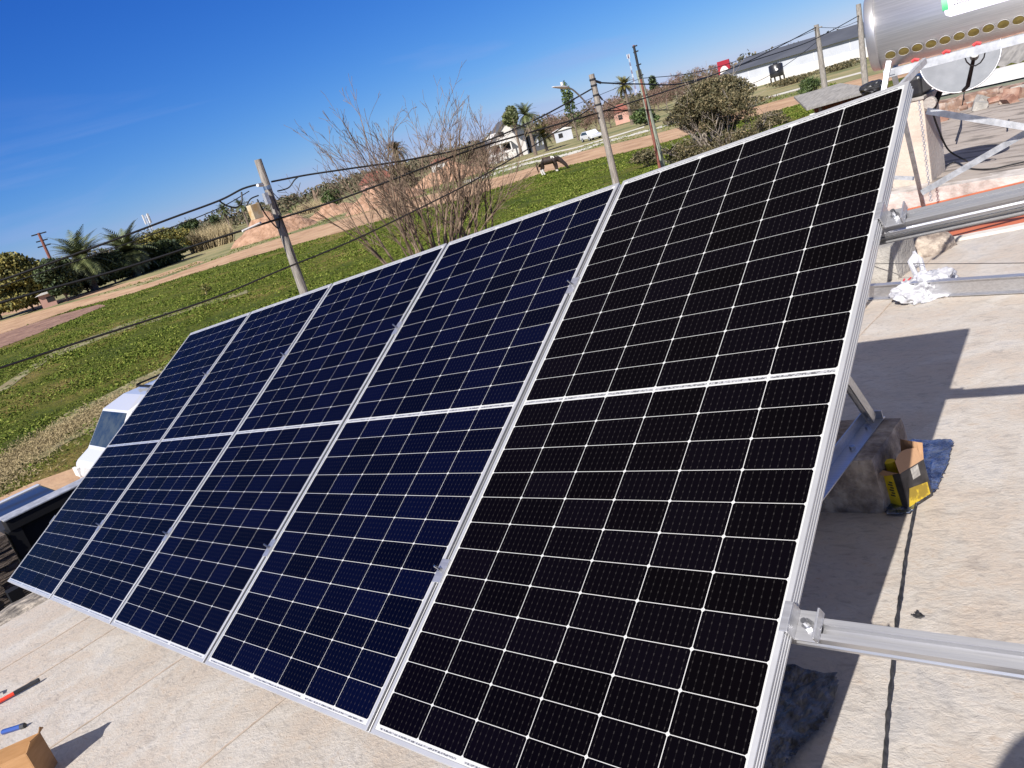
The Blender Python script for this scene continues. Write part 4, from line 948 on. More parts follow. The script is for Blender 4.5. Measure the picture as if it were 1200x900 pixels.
def vehicle(name, lab, M, prof, W, glass_side, wheels, m, front_glass=None, extra=None):
    """prof: side outline (y forward, z); W width; built along local y, nose at -y"""
    t = thing(name, lab, name.split('_')[-1], M)
    g = G(); n = len(prof); tum = lambda z: 0 if z < .95 else (z - .95) * .14
    ys = [-W / 2, -W / 2 + .06, W / 2 - .06, W / 2]; vs = []
    for k, x in enumerate(ys):
        for (y, z) in prof:
            s_ = (1 if x > 0 else -1); xx = x - s_ * tum(z); ins = .03 if k in (0, 3) else 0
            cy = sum(p[0] for p in prof) / n; cz = sum(p[1] for p in prof) / n; l = math.hypot(y - cy, z - cz)
            vs.append((xx, y - (y - cy) / l * ins, z - (z - cz) / l * ins))
    fs = [(k * n + i, k * n + (i + 1) % n, (k + 1) * n + (i + 1) % n, (k + 1) * n + i) for k in range(3) for i in range(n)] + [tuple(range(n)), tuple(range(3 * n, 4 * n))]
    g.add(vs, fs); g.build('body', m, t, bevel=.075)
    for poly in glass_side:
        for s_ in (-1, 1):
            g = G(); g.add([(s_ * (W / 2 + .006 - tum(z)), y, z) for y, z in poly], [tuple(range(len(poly)))]); g.build('side_window', M_glass, t)
    for (y0_, z0_, y1_, z1_) in (front_glass or []):
        g = G(); a = W / 2 - .09 - tum(z0_); b = W / 2 - .09 - tum(z1_); nn = Vector((0, -(z1_ - z0_), (y1_ - y0_))).normalized() * .008
        if y0_ > y1_: nn = -nn
        g.add([(-a, y0_ + nn.y, z0_ + nn.z), (a, y0_ + nn.y, z0_ + nn.z), (b, y1_ + nn.y, z1_ + nn.z), (-b, y1_ + nn.y, z1_ + nn.z)], [(0, 1, 2, 3)]); g.build('windscreen', M_glass, t)
    for y in wheels:
        for s_ in (-1, 1):
            g = G(); xo = s_ * (W / 2 - .06); g.tube([(xo - .09, y, .30), (xo + .09, y, .30)], .30, 24); wv = g.build('wheel', M_rubber, t)
            G().tube([(xo + s_ * .091, y, .30), (xo + s_ * .10, y, .30)], .18, 18).build('rim', M_galv, wv)
    return t
van_y = 3.66
vm = T(-14.75, van_y, 0)
prof = [(0, .25), (-.02, .62), (.03, .84), (.32, .98), (.82, 1.55), (1.25, 1.66), (3.7, 1.68), (3.82, 1.5), (3.86, .3)]
van = vehicle('white_van', 'white van parked on the dirt street, its nose showing past the panels', vm, prof, 1.5, [[(.50, 1.00), (.95, 1.49), (1.55, 1.51), (1.55, .98)], [(1.65, .98), (1.65, 1.51), (2.7, 1.52), (2.7, .98)], [(2.8, .98), (2.8, 1.52), (3.55, 1.50), (3.6, .98)]], (.75, 3.05), M_carw, [(.36, 1.025, .79, 1.515)])
for x in (-.5, .5): G().box((x - .02, 1.5, 1.72), (x + .02, 3.4, 1.75)).build('roof_rack_bar', M_black, van)
G().box((-.55, 1.5, 1.69), (.55, 1.54, 1.719)).build('rack_crossbar', M_black, van); G().box((.77, .50, .98), (.90, .60, 1.12)).build('mirror', M_carw, van)
g = G(); g.tube([(.3 + .17 * math.cos(t), .85 + .06 * math.sin(t), 1.1 + .14 * math.sin(t)) for t in [i * math.pi / 8 for i in range(17)]], .015, 5, caps=False); g.build('steering_wheel', M_galv, van)
for s_ in (-1, 1): G().box((s_ * .62 - .12, -.05, .60), (s_ * .62 + .12, .0, .76)).build('headlight', M_white, van)
G().box((-.7, -.06, .3), (.7, -.02, .5)).build('bumper', M_blackp, van)
cm = T(-9.5, 1.62, 0) @ RZ(math.radians(90))
prof = [(0, .3), (0, .62), (.12, .80), (.72, .95), (1.35, 1.46), (1.55, 1.52), (2.55, 1.52), (3.1, 1.0), (3.6, .95), (3.62, .35)]
car = vehicle('parked_car', 'blue-grey car with a white roof edge beyond the black gate', cm, prof, 1.68, [[(1.05, 1.0), (1.45, 1.38), (1.9, 1.41), (1.9, .98)], [(1.98, .98), (1.98, 1.41), (2.5, 1.38), (2.85, 1.02)]], (.85, 2.9), mat('car_blue_grey', (.02, .022, .03), rough=.35, metal=.1, coat=.5), [(.78, .99, 1.30, 1.42)])
G().box((-.72, 2.44, 1.49), (.72, 2.53, 1.535)).build('white_roof_edge', M_carw, car, bevel=.01)

# ------------------------------------------------------------------ utility poles
def pole(name, lab, x, y, h, r0, r1, m, lean=(0, 0), grp='utility poles along the street'):
    t = thing(name, lab, 'utility pole', T(x, y, 0), grp)
    g = G(); g.tube([(0, 0, -.1), (lean[0] * .5, lean[1] * .5, h * .5), (lean[0], lean[1], h)], [r0, (r0 + r1) / 2, r1], 12); g.build('post', m, t, smooth=False)
    return t
def post_at(px_top, px_low, X, Xl=None):
    a = Vector(atx(*px_top, X)); b = Vector(atx(*px_low, X if Xl is None else Xl)); d = (b - a) / (b.z - a.z)
    return a, (a - d * a.z)       # top, base at z=0
a1, b1_ = post_at((302, 187), (357, 345), -21)
p1 = thing('utility_pole', 'nearest wooden utility pole, with white insulator and meter box, left of the bare tree', 'utility pole', T(b1_.x, b1_.y, 0), 'utility poles along the street')
L1 = a1 - b1_; G().tube([(0, 0, -.1), tuple(L1 * .5), tuple(L1)], [.15, .125, .105], 14).build('post', M_wood, p1)
I1 = p1.matrix_world.inverted()
q = I1 @ Vector(atx(308, 217, -20.85))
G().tube([q, q + Vector((.14, -.25, .03))], .045, 8).build('white_insulator', M_white, p1)
G().box(tuple(q + Vector((-.06, -.10, -.55))), tuple(q + Vector((.08, .02, -.22)))).build('grey_bracket', M_galv, p1)
G().tube([L1 * .86, L1 * .84], .118, 14).build('steel_band', M_steel, p1)
q = I1 @ Vector(atx(304, 246, -20.8))
bxm = G().box(tuple(q + Vector((-.12, -.30, -.22))), tuple(q + Vector((.12, .0, .20)))).build('meter_box', mat('rusty_cream', (.42, .28, .12), (.5, .42, .28), rough=.7, scale=4), p1, bevel=.01)
G().tube([q + Vector((0, -.1, -.35)), q + Vector((0, -.75, -.42)), ], .035, 6).build('white_arm', M_white, p1)
G().tube(path(q + Vector((0, .05, .3)), q + Vector((0, .15, -.2)), q + Vector((0, .38, -.65)), L1 * .70 + Vector((.12, 0, 0))), .02, 5).build('down_cable', M_cable, p1)
G().tube(path(L1 * .82 + Vector((.11, 0, 0)), L1 * .6 + Vector((.15, .04, 0)), L1 * .5 + Vector((.14, -.02, 0)), L1 * .35 + Vector((.13, .05, 0))), .015, 5).build('conduit', M_cable, p1)

a2, b2_ = post_at((693, 87), (722, 215), -18)
p2 = thing('utility_pole', 'pale wooden utility pole carrying the street lamp on a curved arm', 'utility pole', T(b2_.x, b2_.y, 0), 'utility poles along the street')
L2 = a2 - b2_; G().tube([(0, 0, -.1), tuple(L2 * .5), tuple(L2)], [.15, .125, .105], 14).build('post', M_wood, p2)
I2 = p2.matrix_world.inverted()
for k in (.97, .93, .865, .80): G().tube([L2 * k, L2 * (k - .012)], .125, 12).build('steel_band', M_cable, p2)
q = I2 @ Vector(atx(704, 97, -17.9)); G().tube([L2 * .96, q], .05, 8).build('black_insulator', M_blackp, p2)
q = I2 @ Vector(atx(706, 117, -17.9)); G().tube([L2 * .89, q], .035, 8).build('small_insulator', M_blackp, p2)
# street lamp: its own arm and head, bolted to the pole
lm = thing('street_lamp', 'white street lamp head on a thin curved arm from the pale pole', 'street lamp', T(*atx(697, 132, -17.95)))
IL = lm.matrix_world.inverted(); P_ = [IL @ Vector(atx(*p, X)) for p, X in (((697, 132), -17.95), ((690, 124), -17.9), ((680, 113), -17.85), ((671, 105), -17.8), ((665, 102.5), -17.78))]
G().tube(path(*P_), .03, 8).build('arm', M_galv, lm)
q0, q1 = IL @ Vector(atx(666, 102.5, -17.78)), IL @ Vector(atx(647, 102, -17.7)); dd = (q1 - q0)
g = G(); g.tube([q0, q0 + dd * .2, q0 + dd * .45, q0 + dd * .9, q1], [.06, .10, .095, .05, .02], 12, sq=.5); g.build('lamp_head', M_white, lm, smooth=True)
g = G(); g.tube([q0 + dd * .35 + Vector((0, 0, .07)), q0 + dd * .35 + Vector((0, 0, .18))], .05, 10); g.build('photocell', M_white, lm)

a3, b3_ = post_at((748, 82), (776, 195), -19)
p3 = thing('utility_pole', 'greenish treated wooden pole just left of the olive bush', 'utility pole', T(b3_.x, b3_.y, 0), 'utility poles along the street')
L3 = a3 - b3_; G().tube([(0, 0, -.1), tuple(L3 * .5), tuple(L3)], [.16, .135, .115], 14).build('post', M_woodg, p3)
G().tube([L3 * .8, L3 * .795], .145, 12).build('steel_band', M_cable, p3)
a4, b4_ = post_at((742.5, 53), (767, 168), -18.6)
p4 = thing('mast_pole', 'thin rusty iron mast leaning against the greenish pole', 'mast', T(b4_.x, b4_.y, 0))
L4 = a4 - b4_; G().tube([(0, 0, 0), L4], [.07, .045], 10).build('tube', M_rust, p4)
for k in (.99, .955, .87, .80): G().tube([L4 * k + Vector((-.05, -.05, 0)), L4 * k + Vector((.10, .10, .02))], .03, 6).build('clip', M_cable, p4)
G().tube([L4 * .78, L4 * .995], [.056, .05], 8).build('black_sleeve', M_cable, p4)
a5, b5_ = post_at((956.5, 29), (968, 113), -21)
p5 = thing('utility_pole', 'grey wooden utility pole standing before the long white warehouse', 'utility pole', T(b5_.x, b5_.y, 0), 'utility poles along the street')
L5 = a5 - b5_; G().tube([(0, 0, -.1), tuple(L5)], [.21, .15], 14).build('post', M_wood, p5); G().tube([L5 * .96 + Vector((-.3, 0, 0)), L5 * .96 + Vector((.35, 0, 0))], .04, 6).build('crossbar', M_wood, p5)
a6, b6_ = post_at((1006, 5), (1009, 40), -19, -19)
p6 = thing('utility_pole', 'dark pole tip rising just left of the steel water tank', 'utility pole', T(b6_.x, b6_.y, 0), 'utility poles along the street')
L6 = a6 - b6_; G().tube([(0, 0, -.1), tuple(L6)], [.22, .16], 12).build('post', M_wood, p6)
a7, b7_ = post_at((45, 273), (79, 347), -119)
p7 = thing('utility_pole', 'thin brown utility pole with short crossarms before the far palms', 'utility pole', T(b7_.x, b7_.y, 0), 'utility poles along the street')
L7 = a7 - b7_; G().tube([(0, 0, -.1), tuple(L7)], [.26, .18], 10).build('post', M_rust, p7)
for k, l in ((.985, .9), (.88, .7), (.80, .8)): G().beam(L7 * k + Vector((-l * .3, -l, 0)), L7 * k + Vector((l * .3, l, 0)), .16, .16).build('crossarm', M_cable, p7)

# overhead cables
def wire(lab, pts, r=.022, grp='overhead cables strung between the poles'):
    return cable('overhead_cable', lab, path(*pts), r, grp, n=5)
wire('upper thick cable from the nearest pole leaving the frame at the left', [atx(-120, 368, -21.4), atx(0, 329, -21.2), atx(115, 288, -21), atx(200, 256, -21), atx(257, 235, -21), atx(285, 221, -21), atx(308, 215, -21)], .028)
wire('thin cable just below the upper thick cable on the left', [atx(-120, 378, -21.4), atx(0, 336, -21.4), atx(150, 285, -21.2), atx(250, 247, -21.1), atx(292, 224, -21.1)], .014)
wire('looping jumper cable hanging left of the nearest pole top', [atx(283, 225, -21), atx(283, 237, -21), atx(277, 243, -21), atx(266, 241, -21), atx(257, 235.5, -21)], .024)
wire('short curled jumper under the white insulator of the nearest pole', [atx(303, 229, -20.9), atx(294, 233, -20.9), atx(290, 240, -20.9), atx(293, 243, -20.9)], .02)
wire('thick cable running below the pole heads across the left treetops', [atx(-120, 396, -21), atx(0, 355, -21), atx(140, 316, -21), atx(240, 284, -21), atx(331, 255, -20.85)], .032)
wire('upper cable sagging between the nearest pole and the lamp pole', [atx(318, 213, -21), atx(360, 205, -20.8), atx(407, 198, -20.3), atx(480, 187, -19.8), atx(554, 170.5, -19.2), atx(628, 140, -18.5), atx(699, 101, -18)], .028)
wire('jumper cable dropping right of the nearest pole head', [atx(325, 224, -21), atx(338, 220, -20.95), atx(345, 211, -20.9), atx(350, 207, -20.85)], .02)
wire('lower cable sagging between the nearest pole and the lamp pole', [atx(331, 255, -20.85), atx(400, 233, -20.5), atx(485, 201, -19.9), atx(554, 175, -19.3), atx(625, 154, -18.6), atx(702, 132, -18)], .030)
wire('service cable crossing the field low in front of the bare tree', [atx(-100, 462, -16), atx(0, 431, -16.4), atx(80, 405, -16.8), atx(240, 353, -17.2), atx(330, 316, -17.4), atx(415, 281, -17.6), atx(500, 240, -17.8), atx(562, 208, -17.9), atx(636, 164, -18), atx(692, 127, -18)], .022)
wire('thick twisted cable between the lamp pole and the grey pole by the warehouse', [atx(702, 97, -18), atx(750, 98.5, -18.4), atx(800, 97.5, -18.8), atx(860, 79, -19.6), atx(910, 56, -20.4), atx(956, 32, -21)], .030)
wire('lower cable from the lamp pole rising past the olive bush to the far right pole', [atx(702, 132, -18), atx(740, 120, -18.1), atx(815, 95.5, -18.4), atx(880, 72, -18.6), atx(950, 48, -18.8), atx(1007, 18, -19)], .026)
wire('short dark cable stub behind the greenish pole', [atx(706, 130, -18), atx(740, 129, -18.4), atx(795, 129, -19)], .022)
wire('thin upper cable from the greenish pole towards the warehouse pole', [atx(750, 92, -19), atx(820, 84, -19.5), atx(890, 62, -20), atx(956, 35, -21)], .016)
wire('thin cable from the warehouse pole to the far right pole', [atx(958, 32, -21), atx(985, 32, -20), atx(1007, 24, -19)], .016)
wire('slack cable from the warehouse pole dropping towards the bush', [atx(956, 50, -21), atx(930, 70, -21), atx(895, 92, -21), atx(860, 105, -21)], .018)
wire('thin high cable left of the lamp pole', [atx(555, 178, -24), atx(600, 155, -22), atx(650, 133, -20), atx(750, 92, -19)], .010)
wire('thin cable from the lamp pole small insulator to the right', [atx(706, 117, -17.9), atx(726, 128, -18.2), atx(745, 132, -18.6)], .012)
wire('pale drooping wire under the upper pole cable, beside the bare twigs', [atx(320, 226, -21), atx(330, 234, -21), atx(345, 232, -20.9), atx(352, 214, -20.8)], .010)

# ------------------------------------------------------------------ trees and plants
def tree(name, lab, base, h, rx, leaf_m, n, lsize, seed, trunk_h=None, blobs=None, cat='tree', grp=None, tr=.16, ry=None, limb=5, aspect=.55, lowcut=.0):
    rng = np.random.default_rng(seed); rr = random.Random(seed); t = thing(name, lab, cat, T(base[0], base[1], 0), grp)
    ry = ry or rx; th = trunk_h if trunk_h is not None else h * .35
    if blobs is None:
        blobs = []
        for k in range(11):
            a = rr.uniform(0, 6.28); q = rr.uniform(.15, .62); z = rr.uniform(th + .1 * h, h * .86); f = 1 - max(0, (z / h - .55)) * 1.1
            s_ = rr.uniform(.28, .46); blobs.append((rx * q * math.cos(a) * f, ry * q * math.sin(a) * f, z, rx * s_, ry * s_, h * rr.uniform(.11, .19)))
        blobs.append((0, 0, (th + h) / 2, rx * .55, ry * .55, (h - th) * .42))
    P = blob_points(rng, blobs, n); P[:, 2] = np.maximum(P[:, 2], .08 + lowcut)
    v, k = leaf_quads(P, lsize, rng, 0, aspect); mesh_np('crown', v, k, 4, leaf_m, t)
    g = G(); top = (th + h) / 2
    g.tube([(0, 0, -.1), (rr.uniform(-.1, .1), rr.uniform(-.1, .1), th * .6), (rr.uniform(-.2, .2), rr.uniform(-.2, .2), top)], [tr, tr * .8, tr * .3], 8)
    for b in blobs[:limb]:
        z0 = rr.uniform(th * .5, th * 1.05); g.tube([(0, 0, z0), (b[0] * .5, b[1] * .5, (z0 + b[2]) / 2), (b[0], b[1], b[2])], [tr * .5, tr * .32, tr * .1], 6)
    g.build('trunk', M_bark, t); return t

# the leafless many-stemmed tree behind the panels
def bare_tree(lab, clumps, seed, name='bare_tree'):
    rr = random.Random(seed); c0 = clumps[0][0]; t = thing(name, lab, 'tree', T(c0[0], c0[1], 0))
    g = G(); gt_ = G()
    def shoot(p, d, L, r, depth):
        n = max(3, int(L / .28)); pts = [p]; rs = [r]; dirs = [d]
        for i in range(n):
            wob = Vector((rr.gauss(0, 1), rr.gauss(0, 1), rr.gauss(0, .6))) * (.085 if depth else .085)
            d = (d + wob + Vector((0, 0, .030))).normalized(); p = p + d * (L / n); pts.append(p); dirs.append(d); rs.append(max(.0060, r * (1 - (i + 1) / n * .86)))
        (g if depth == 0 else gt_).tube(pts, rs, 6 if depth == 0 else (4 if depth == 1 else 3), caps=False)
        if depth >= 3: return
        nb_ = {0: int(L * 3.0), 1: int(L * 3.6), 2: int(L * 2.4)}[depth]
        for k in range(nb_):
            f = rr.uniform(.22 if depth == 0 else .12, .95); i = min(int(f * n), n - 1); side = dirs[i].cross(Vector((rr.gauss(0, 1), rr.gauss(0, 1), rr.gauss(0, 1)))).normalized()
            nd = (dirs[i] + side * rr.uniform(.28, .62)).normalized(); l = L * (1 - f * .55) * rr.uniform(.22, .48)
            if l > .15: shoot(pts[i + 1], nd, l, max(.006, rs[i + 1] * .55), depth + 1)
    for (c, ns, spread, Lm, rad) in clumps:
        for k in range(ns):
            a = rr.uniform(0, 6.28); q = rr.uniform(.0, 1) ** .6; s_ = Vector((c[0] - c0[0] + rad * q * math.cos(a), c[1] - c0[1] + rad * q * math.sin(a), 0))
            d = Vector((math.cos(a) * q * spread + rr.gauss(0, .06), math.sin(a) * q * spread + rr.gauss(0, .06), 1)).normalized()
            shoot(s_, d, Lm * rr.uniform(.72, 1.04) * (1 - .10 * q), rr.uniform(.032, .060), 0)
    g.build('stem', M_twig, t, fix=False); gt_.build('twigs', M_twig, t, fix=False)
    return t
cb = gnd(500, 345); cA = Vector((-20.0, 15.4)); 
cA = Vector(atx(500, 300, -21.5)[:2]); cB = Vector(atx(556, 285, -21.5)[:2])
bare_tree('large leafless many-stemmed tree behind the top edge of the panels', [((cA.x, cA.y), 30, .70, 6.7, 1.3), ((cB.x, cB.y), 7, .22, 5.6, .5)], 11)

# olive bush near the greenish pole
bc = Vector(atx(840, 150, -17.6)[:2]) ; bb = []
rr = random.Random(4)
bushT = thing('olive_bush', 'big rounded olive-brown bush right of the greenish pole', 'bush', T(bc.x, bc.y, 0))
for k in range(64):
    a = rr.uniform(0, 6.28); q = rr.uniform(.2, 1.0); z = rr.uniform(.3, 3.7); f = math.sqrt(max(.1, 1 - (z / 4.5) ** 2)); s_ = rr.uniform(.28, .62)
    bb.append((2.75 * q * math.cos(a) * f, 2.75 * q * math.sin(a) * f, z, s_ * 1.15, s_ * 1.15, s_ * .8))
rng = np.random.default_rng(8); P = blob_points(rng, bb, 38000); P[:, 2] = np.maximum(P[:, 2], .1); v, k = leaf_quads(P, .062, rng, 0, .40); mesh_np('foliage', v, k, 4, M_olive, bushT)
g = G()
for k in range(44):
    a = rr.uniform(0, 6.28); e = rr.uniform(.2, 1.5); L = rr.uniform(2.4, 4.3) * (1 - .18 * (1.5 - e)); d = Vector((math.cos(a) * math.cos(e), math.sin(a) * math.cos(e), math.sin(e)))
    p = Vector((rr.uniform(-.3, .3), rr.uniform(-.3, .3), 0)); pts = [p]; n_ = 8
    for i in range(n_):
        d = (d + Vector((rr.gauss(0, .12), rr.gauss(0, .12), rr.gauss(0, .1)))).normalized(); p = p + d * L / n_; pts.append(p)
        if i > 2:
            for s_ in range(3):
                q = (d + Vector((rr.gauss(0, .5), rr.gauss(0, .5), rr.gauss(0, .4)))).normalized(); g.tube([p, p + q * .3, p + q * rr.uniform(.45, .75) + Vector((0, 0, .06))], [.013, .009, .005], 3, caps=False)
    g.tube(pts, [.05 - .005 * i for i in range(n_ + 1)], 5, caps=False)
M_pbark = mat('pale_branch', (.22, .18, .14), (.38, .33, .27), rough=.9, scale=3)
g.build('branches', M_pbark, bushT, fix=False)

def palm(lab, base, h, R0, seed, nf=46, m=None, grp='palm trees on the horizon', droop=1.0, name='palm_tree'):
    rr = random.Random(seed); t = thing(name, lab, 'palm tree', T(base[0], base[1], 0), grp); g = G()
    g.tube([(0, 0, -.1), (.05, 0, h * .5), (0, 0, h)], [R0 * .12, R0 * .085, R0 * .11], 9); g.build('trunk', M_bark, t)
    g = G()
    for k in range(nf):
        a = 2 * math.pi * (k * .618); e = math.radians(rr.uniform(-38, 82)); L = R0 * rr.uniform(.85, 1.1); p = Vector((0, 0, h)); pts = [p]; n_ = 8
        for i in range(n_):
            d = Vector((math.cos(a) * math.cos(e), math.sin(a) * math.cos(e), math.sin(e))); p = p + d * L / n_; pts.append(p); e -= droop * math.radians(7.5)
        for i in range(1, n_ + 1):
            d = (pts[i] - pts[i - 1]).normalized(); s_ = d.cross(Vector((0, 0, 1))); s_ = s_.normalized() if s_.length > .01 else Vector((1, 0, 0)); up_ = s_.cross(d)
            for j in (0, .5):
                q = pts[i - 1].lerp(pts[i], j); l = R0 * .26 * math.sin(math.pi * min(.96, (i + j) / (n_ + 1.2)) ** .7)
                for sg in (-1, 1):
                    tip = q + s_ * sg * l * .75 + d * l * .7 - up_ * l * .1; w_ = d * R0 * .026
                    g.add([q - w_, q + w_, tip], [(0, 1, 2)])
    g.build('crown', m or M_palm, t, fix=False); return t

def B(x, y): return gnd(x, y)
# far left group
tree('yellow_green_tree', 'broad yellow-green tree at the far left edge behind the brown pole', B(40, 364), 7.2, 5.6, M_yleaf, 13000, .22, 21, .8, grp='trees on the far left skyline')
tree('yellow_green_tree', 'lighter yellow-green tree cut by the left edge of the photo', B(2, 374), 6.6, 5, M_yleaf, 9000, .22, 22, .8, grp='trees on the far left skyline')
tree('dark_tree', 'dark rounded tree right beside the brown pole', B(80, 353), 5.6, 3.2, M_dkleaf, 9000, .2, 23, .6, grp='trees on the far left skyline')
tree('dark_tree', 'dark low tree behind the left one of the two big palms', B(104, 342), 4.0, 3.8, M_dkleaf, 9000, .2, 24, .3, grp='trees on the far left skyline')
tree('dark_tree', 'dark low tree between the two big palms', B(136, 332), 4.2, 4.0, M_dkleaf, 9000, .2, 25, .3, grp='trees on the far left skyline')
tree('dark_tree', 'dark dense bush right below the second big palm', B(170, 319), 4.0, 4.2, M_dkleaf, 9000, .2, 26, .2, grp='trees on the far left skyline')
palm('left one of the two big feathery palms on the far left skyline', B(112, 340), 4.2, 4.7, 31, 92)
palm('right one of the two big feathery palms on the far left skyline', B(162, 323), 3.4, 4.6, 32, 92)
tree('olive_hedge', 'yellowish olive hedge of bushes right of the two big palms', B(198, 306), 5.2, 6.2, M_yleaf, 11000, .2, 27, .2, cat='hedge')
tree('dark_tree', 'dark green clump in front of the yellowish olive hedge', B(196, 311), 3.4, 5.0, M_dkleaf, 5000, .28, 28, .1, grp='trees on the far left skyline')
tree('dark_tree', 'round dark crown right of the yellowish olive hedge', B(232, 291), 5.4, 3.6, M_dkleaf, 5500, .26, 29, .4, grp='trees on the far left skyline')
palm('left small far palm above the first soil heap', gnd(272, 272), 5.6, 2.7, 33)
palm('right small far palm above the first soil heap, nearest the pole', gnd(292, 266), 5.6, 2.7, 34)
tree('dark_tree', 'tiny dark conifer-like tree left of the two small palms', gnd(259, 277), 5.4, 1.6, M_dkleaf, 1500, .25, 30, .4, grp='trees on the far left skyline')
rng = np.random.default_rng(40)
def reeds(lab, base, w_, h_, n, seed):
    rng = np.random.default_rng(seed); t = []
    ax = np.array([base[1], -base[0]]); ax = ax / np.linalg.norm(ax)
    u_ = rng.uniform(-.5, .5, n) * w_; d_ = rng.normal(size=n) * 1.0; X = ax[0] * u_ + ax[1] * d_; Y = ax[1] * u_ - ax[0] * d_; hh = h_ * rng.uniform(.5, 1.05, n); le = rng.normal(size=(n, 2)) * .6
    b0_ = np.stack([X - .06, Y, 0 * X], 1); b1__ = np.stack([X + .06, Y, 0 * X], 1); tp = np.stack([X + le[:, 0], Y + le[:, 1], hh], 1)
    v = np.stack([b0_, b1__, tp], 1).reshape(-1, 3); o = mesh_np('reed_bed', v, n, 3, M_reed, None, T(base[0], base[1], 0)); return tag(o, lab, 'reeds')
reeds('pale straw coloured reeds between the round dark crown and the soil heap', gnd(250, 290), 7, 3.8, 1500, 41)
reeds('pale reeds to the right of the nearest pole, beyond the low soil heap', gnd(372, 247), 9, 2.6, 1200, 42)

# behind the bare tree
palm('tall dark shaggy palm seen through the left of the bare tree twigs', gnd(478, 224), 6.4, 2.8, 35, 60, M_olive, droop=1.5)
tree('brown_tree', 'brownish shaggy tree under the tall dark shaggy palm', gnd(480, 226), 5.0, 2.6, M_olive, 3000, .22, 51, .3, grp='trees seen through the bare tree')
tree('brown_tree', 'brownish small tree just left of the white house', gnd(552, 197), 4.6, 2.2, M_olive, 2200, .22, 52, .4, grp='trees seen through the bare tree')
tree('dark_tree', 'small dark bushy tree right of the nearest pole at the skyline', gnd(392, 243), 3.8, 2.2, M_mleaf, 2200, .24, 53, .3, grp='trees seen through the bare tree')
tree('dark_tree', 'low green shrub left of the dead trunk beyond the field', gnd(350, 253), 2.6, 2.2, M_mleaf, 1500, .24, 54, .2, grp='trees seen through the bare tree')
dt = thing('dead_trunk', 'lopped dead tree trunk standing beyond the low soil heap', 'dead tree', T(*gnd(374, 245)[:2], 0))
G().tube([(0, 0, 0), (.1, 0, 2.4), (-.2, .3, 4.2)], [.5, .42, .30], 9).build('trunk', M_twig, dt); G().tube([(.1, 0, 2.6), (.9, .6, 3.6), (1.0, .7, 5.0)], [.28, .22, .15], 7).build('limb', M_twig, dt)
tree('brown_thicket', 'grey-brown leafless thicket left of the white house', gnd(575, 198), 3.6, 4.5, M_brown, 2600, .2, 55, .1, cat='thicket', aspect=.12)
# around the white house
tree('tall_round_palm', 'tall dense round-headed palm directly behind the white house', gnd(612, 183), 8.6, 1.9, M_palm, 2600, .24, 56, 5.0, cat='palm tree', tr=.25)
palm('shorter spreading palm at the right gable of the white house', gnd(628, 182), 6.0, 2.5, 36, 60)
palm('small golden-green palm right of the white house', gnd(641, 177), 2.6, 2.3, 37, 50, M_yleaf)
tree('slender_tree', 'tall slender sparse tree left of the lamp pole', gnd(678, 165), 9.5, 1.5, M_mleaf, 700, .22, 57, 3.0, tr=.14)
palm('ball-headed palm between the lamp pole and the greenish pole', gnd(741, 146), 6.2, 2.3, 38, 60, M_yleaf)
tree('green_bush', 'rounded green bush under the ball-headed palm', gnd(757, 147), 2.5, 2.8, M_mleaf, 2400, .2, 58, .1, cat='bush')
rr = random.Random(77)
sky_px = [(650, 172), (664, 168), (688, 163), (700, 160), (716, 156), (727, 150), (750, 145), (768, 138), (782, 133), (798, 129), (812, 124), (826, 119), (842, 113), (856, 108)]
cols = ['reddish', 'grey', 'rusty', 'dull', 'pinkish']
for i, (x, y) in enumerate(sky_px):
    place = ['right of the golden-green palm', 'under the slender tree', 'just left of the lamp pole', 'behind the lamp pole', 'right of the lamp pole', 'left of the ball-headed palm', 'right of the ball-headed palm', 'behind the greenish pole', 'at the left edge of the olive bush', 'above the left shoulder of the olive bush', 'above the olive bush, left of its crown', 'above the olive bush crown', 'left of the red sign', 'under the red sign'][i]
    tree('winter_tree', f'{cols[i % 5]} leafless winter tree {place}', gnd(x, y - 6), rr.uniform(4.6, 6.4) + (1.4 if i > 8 else 0), rr.uniform(2.4, 3.8), M_brown if i % 4 != 2 else M_olive, 1700, .2, 80 + i, .8, grp='leafless trees on the skyline', aspect=.16, tr=.12)
tree('dark_tree', 'small dark evergreen on the skyline right of the greenish pole', gnd(772, 128), 7.2, 2.0, M_dkleaf, 1800, .24, 99, 1.2, grp='trees on the right skyline')
tree('yucca_bush', 'bright green spiky bush at the foot of the grey pole by the warehouse', gnd(950, 119), 2.0, 1.35, M_mleaf, 1800, .20, 98, .1, cat='bush', aspect=.14)
tree('field_shrub', 'lone small yellow-green shrub in the field above the first panel', gnd(243, 346), .8, .5, M_yleaf, 300, .06, 97, .05, cat='shrub', tr=.02)
tree('field_shrub', 'olive scrub growing at the right foot of the big bush', gnd(905, 148), 1.0, 1.7, M_olive, 2500, .07, 96, .05, cat='shrub', tr=.03)
tree('field_shrub', 'olive scrub at the left foot of the greenish pole', gnd(760, 196), 1.1, 1.6, M_olive, 1800, .07, 95, .05, cat='shrub', tr=.03)
for i, (x, y, lb) in enumerate([(930, 98, 'left of the grey pole beyond the dirt road'), (990, 80, 'right of the grey pole beyond the dirt road'), (870, 128, 'beside the right edge of the olive bush')]):
    tree('verge_scrub', 'low brownish scrub ' + lb, gnd(x, y), .9, 5.0, M_olive, 1800, .14, 110 + i, .05, cat='scrub', tr=.02)

